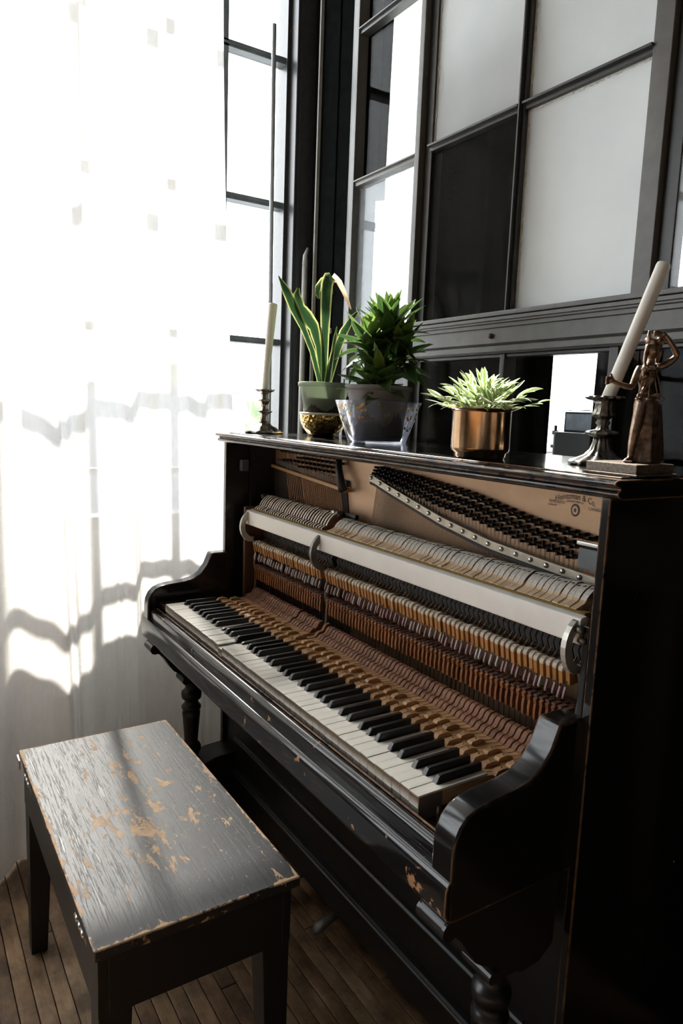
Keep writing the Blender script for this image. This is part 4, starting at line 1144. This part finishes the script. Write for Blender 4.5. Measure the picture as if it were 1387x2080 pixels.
# raised arm
body.tube([Q(18, 147), Q(30, 152, 4), Q(40, 160, 8), Q(44, 166, 10)], [.0062, .0058, .0052, .0048], 10)
body.tube([Q(44, 166, 10), Q(36, 178, 12), Q(26, 190, 13), Q(21, 195, 13)], [.0048, .0044, .0038, .0032], 10)
body.ball(Q(18, 197, 13), (.0055, .004, .004))
for k in range(4): body.tube([Q(16, 199 - 2.2 * k, 14), Q(8, 201 - 2.2 * k, 15), Q(3, 199 - 2.2 * k, 14)], [.0017, .0016, .0012], 6)
body.tube([Q(18, 194, 14), Q(12, 190, 15)], [.0018, .0013], 6)
# bare front leg and foot stepping out of the robe
body.tube([Q(-1, 98, 8), Q(-7, 70, 12), Q(-11, 46, 13), Q(-13, 28, 12), Q(-14, 8, 12)], [.0095, .0090, .0075, .0060, .0042], 12)
body.tube([Q(-14, 5, 12), Q(-19, 4, 17), Q(-25, 3, 22)], [.0048, .0050, .0034], 10)
for k in range(5): body.tube([Q(-24 + k * 2.2, 3, 19 + k * 1.4), Q(-29 + k * 2.4, 2, 24 + k * 1.6)], [.0018, .0015], 6)
# robe folds, hem, sash
for k in range(9):
    a = k / 8; body.tube([Q(-6 + 34 * a, 92, 12 - 18 * abs(a - .5)), Q(-8 + 40 * a, 45, 18 - 22 * abs(a - .5)), Q(-12 + 48 * a, 2, 22 - 28 * abs(a - .5))], [.003, .0042, .0055], 6)
body.tube([Q(-10, 104, 6), Q(2, 98, 15), Q(16, 99, 13), Q(24, 106, 2)], [.004, .005, .005, .004], 8)
body.tube([Q(18, 146, 6), Q(8, 128, 14), Q(-4, 110, 12)], [.0035, .004, .004], 8)
# headdress
for k in range(9):
    a = PI * 2 * k / 9
    body.ball(Q(12 + 11 * math.cos(a), 187 + 2 * math.sin(a * 2), 1 + 10 * math.sin(a)), .0048, 8, 6)
body.tube([Q(2, 186, 6), Q(0, 194, 6), Q(-1, 202, 6)], [.005, .004, .001], 8)
body.tube([Q(0, 180, 8), Q(-3, 168, 8), Q(-4, 156, 8), Q(-3, 146, 10)], [.004, .0036, .003, .002], 8)
body.tube([Q(20, 182, -4), Q(22, 168, -6), Q(20, 154, -4)], [.006, .0055, .003], 8)
bo = part('body', body, bronze, fg, True)
rm = bo.modifiers.new('remesh', 'REMESH'); rm.mode = 'VOXEL'; rm.voxel_size = .0012; rm.use_smooth_shade = True
smo = bo.modifiers.new('smooth', 'SMOOTH'); smo.factor = .5; smo.iterations = 2
# scales hung from the necklace: beads and chains
ch = MB()
for a, b in (((4, 148, 12), (-9, 96, 16)), ((6, 148, 12), (2, 98, 20)), ((8, 148, 12), (18, 98, 18)), ((12, 146, 12), (27, 100, 14)), ((-2, 146, 12), (-12, 98, 14))):
    A, B = Q(*a), Q(*b)
    ch.tube([A, A.lerp(B, .5) + Vector((0, 0, -.001)), B], .0009, 5)
    for k in range(1, 12): ch.ball(A.lerp(B, k / 12), .0015, 6, 4)
    ch.ball(B, (.004, .004, .002), 8, 5)
part('hanging_chains', ch, bronze, fg, True)
part('necklace', MB().tube([Q(-4, 150, 6), Q(0, 145, 14), Q(8, 143, 15), Q(16, 146, 12), Q(18, 151, 5)], .0018, 6), bronze, fg, True)

# ---------------------------------------------------------------- outside
gm = m_plain('outside_ground', (.30, .31, .30), .9, var=.1, scale=.5)
struct('ground_outside', MB().box(-160, -1.2, -120, 160, -6.2, -6.0), gm, label='pale hazy street far below the window')
treem = m_plain('tree_leaves', (.17, .23, .13), .9, var=.35, scale=1.2)
trunkm = m_plain('tree_bark', (.12, .09, .07), .9)
def tree(x, y, h, r, label):
    t = thing('street_tree', (x, y, -6), label, 'tree', 'trees outside the window')
    mb = MB(); rr = random.Random(int(x * 7 + y * 13))
    for k in range(16):
        a = rr.random() * 6.28; q = rr.random() ** .5
        mb.ball((x + r * .6 * q * math.cos(a), y + r * .6 * q * math.sin(a), -6 + h * (.55 + .42 * rr.random() * (1 - .5 * q))), (r * .45, r * .45, r * .38), 10, 7)
    o_ = part('crown', mb, treem, t)
    d_ = o_.modifiers.new('rm', 'REMESH'); d_.mode = 'VOXEL'; d_.voxel_size = .3
    part('trunk', MB().tube([(x, y, -6), (x, y, -6 + h * .6)], [.35, .2], 8), trunkm, t, True)
tree(-40, 15.2, 9.6, 4.2, 'hazy green tree nearest the curtain edge outside the window')
tree(-44, 24.4, 9.8, 4.2, 'hazy green tree nearest the black post outside the window')
hb = thing('street_building', (-28, 14, -6), 'low pale blue building below the trees outside the window', 'building')
part('wall', MB().box(-30, -27, 4, 12.75, -6, 1.9), m_plain('pale_blue_wall', (.24, .30, .40), .8, var=.06, scale=.7), hb)
part('roof', MB().box(-30.2, -26.8, 3.8, 12.85, 1.9, 2.05), gm, hb)
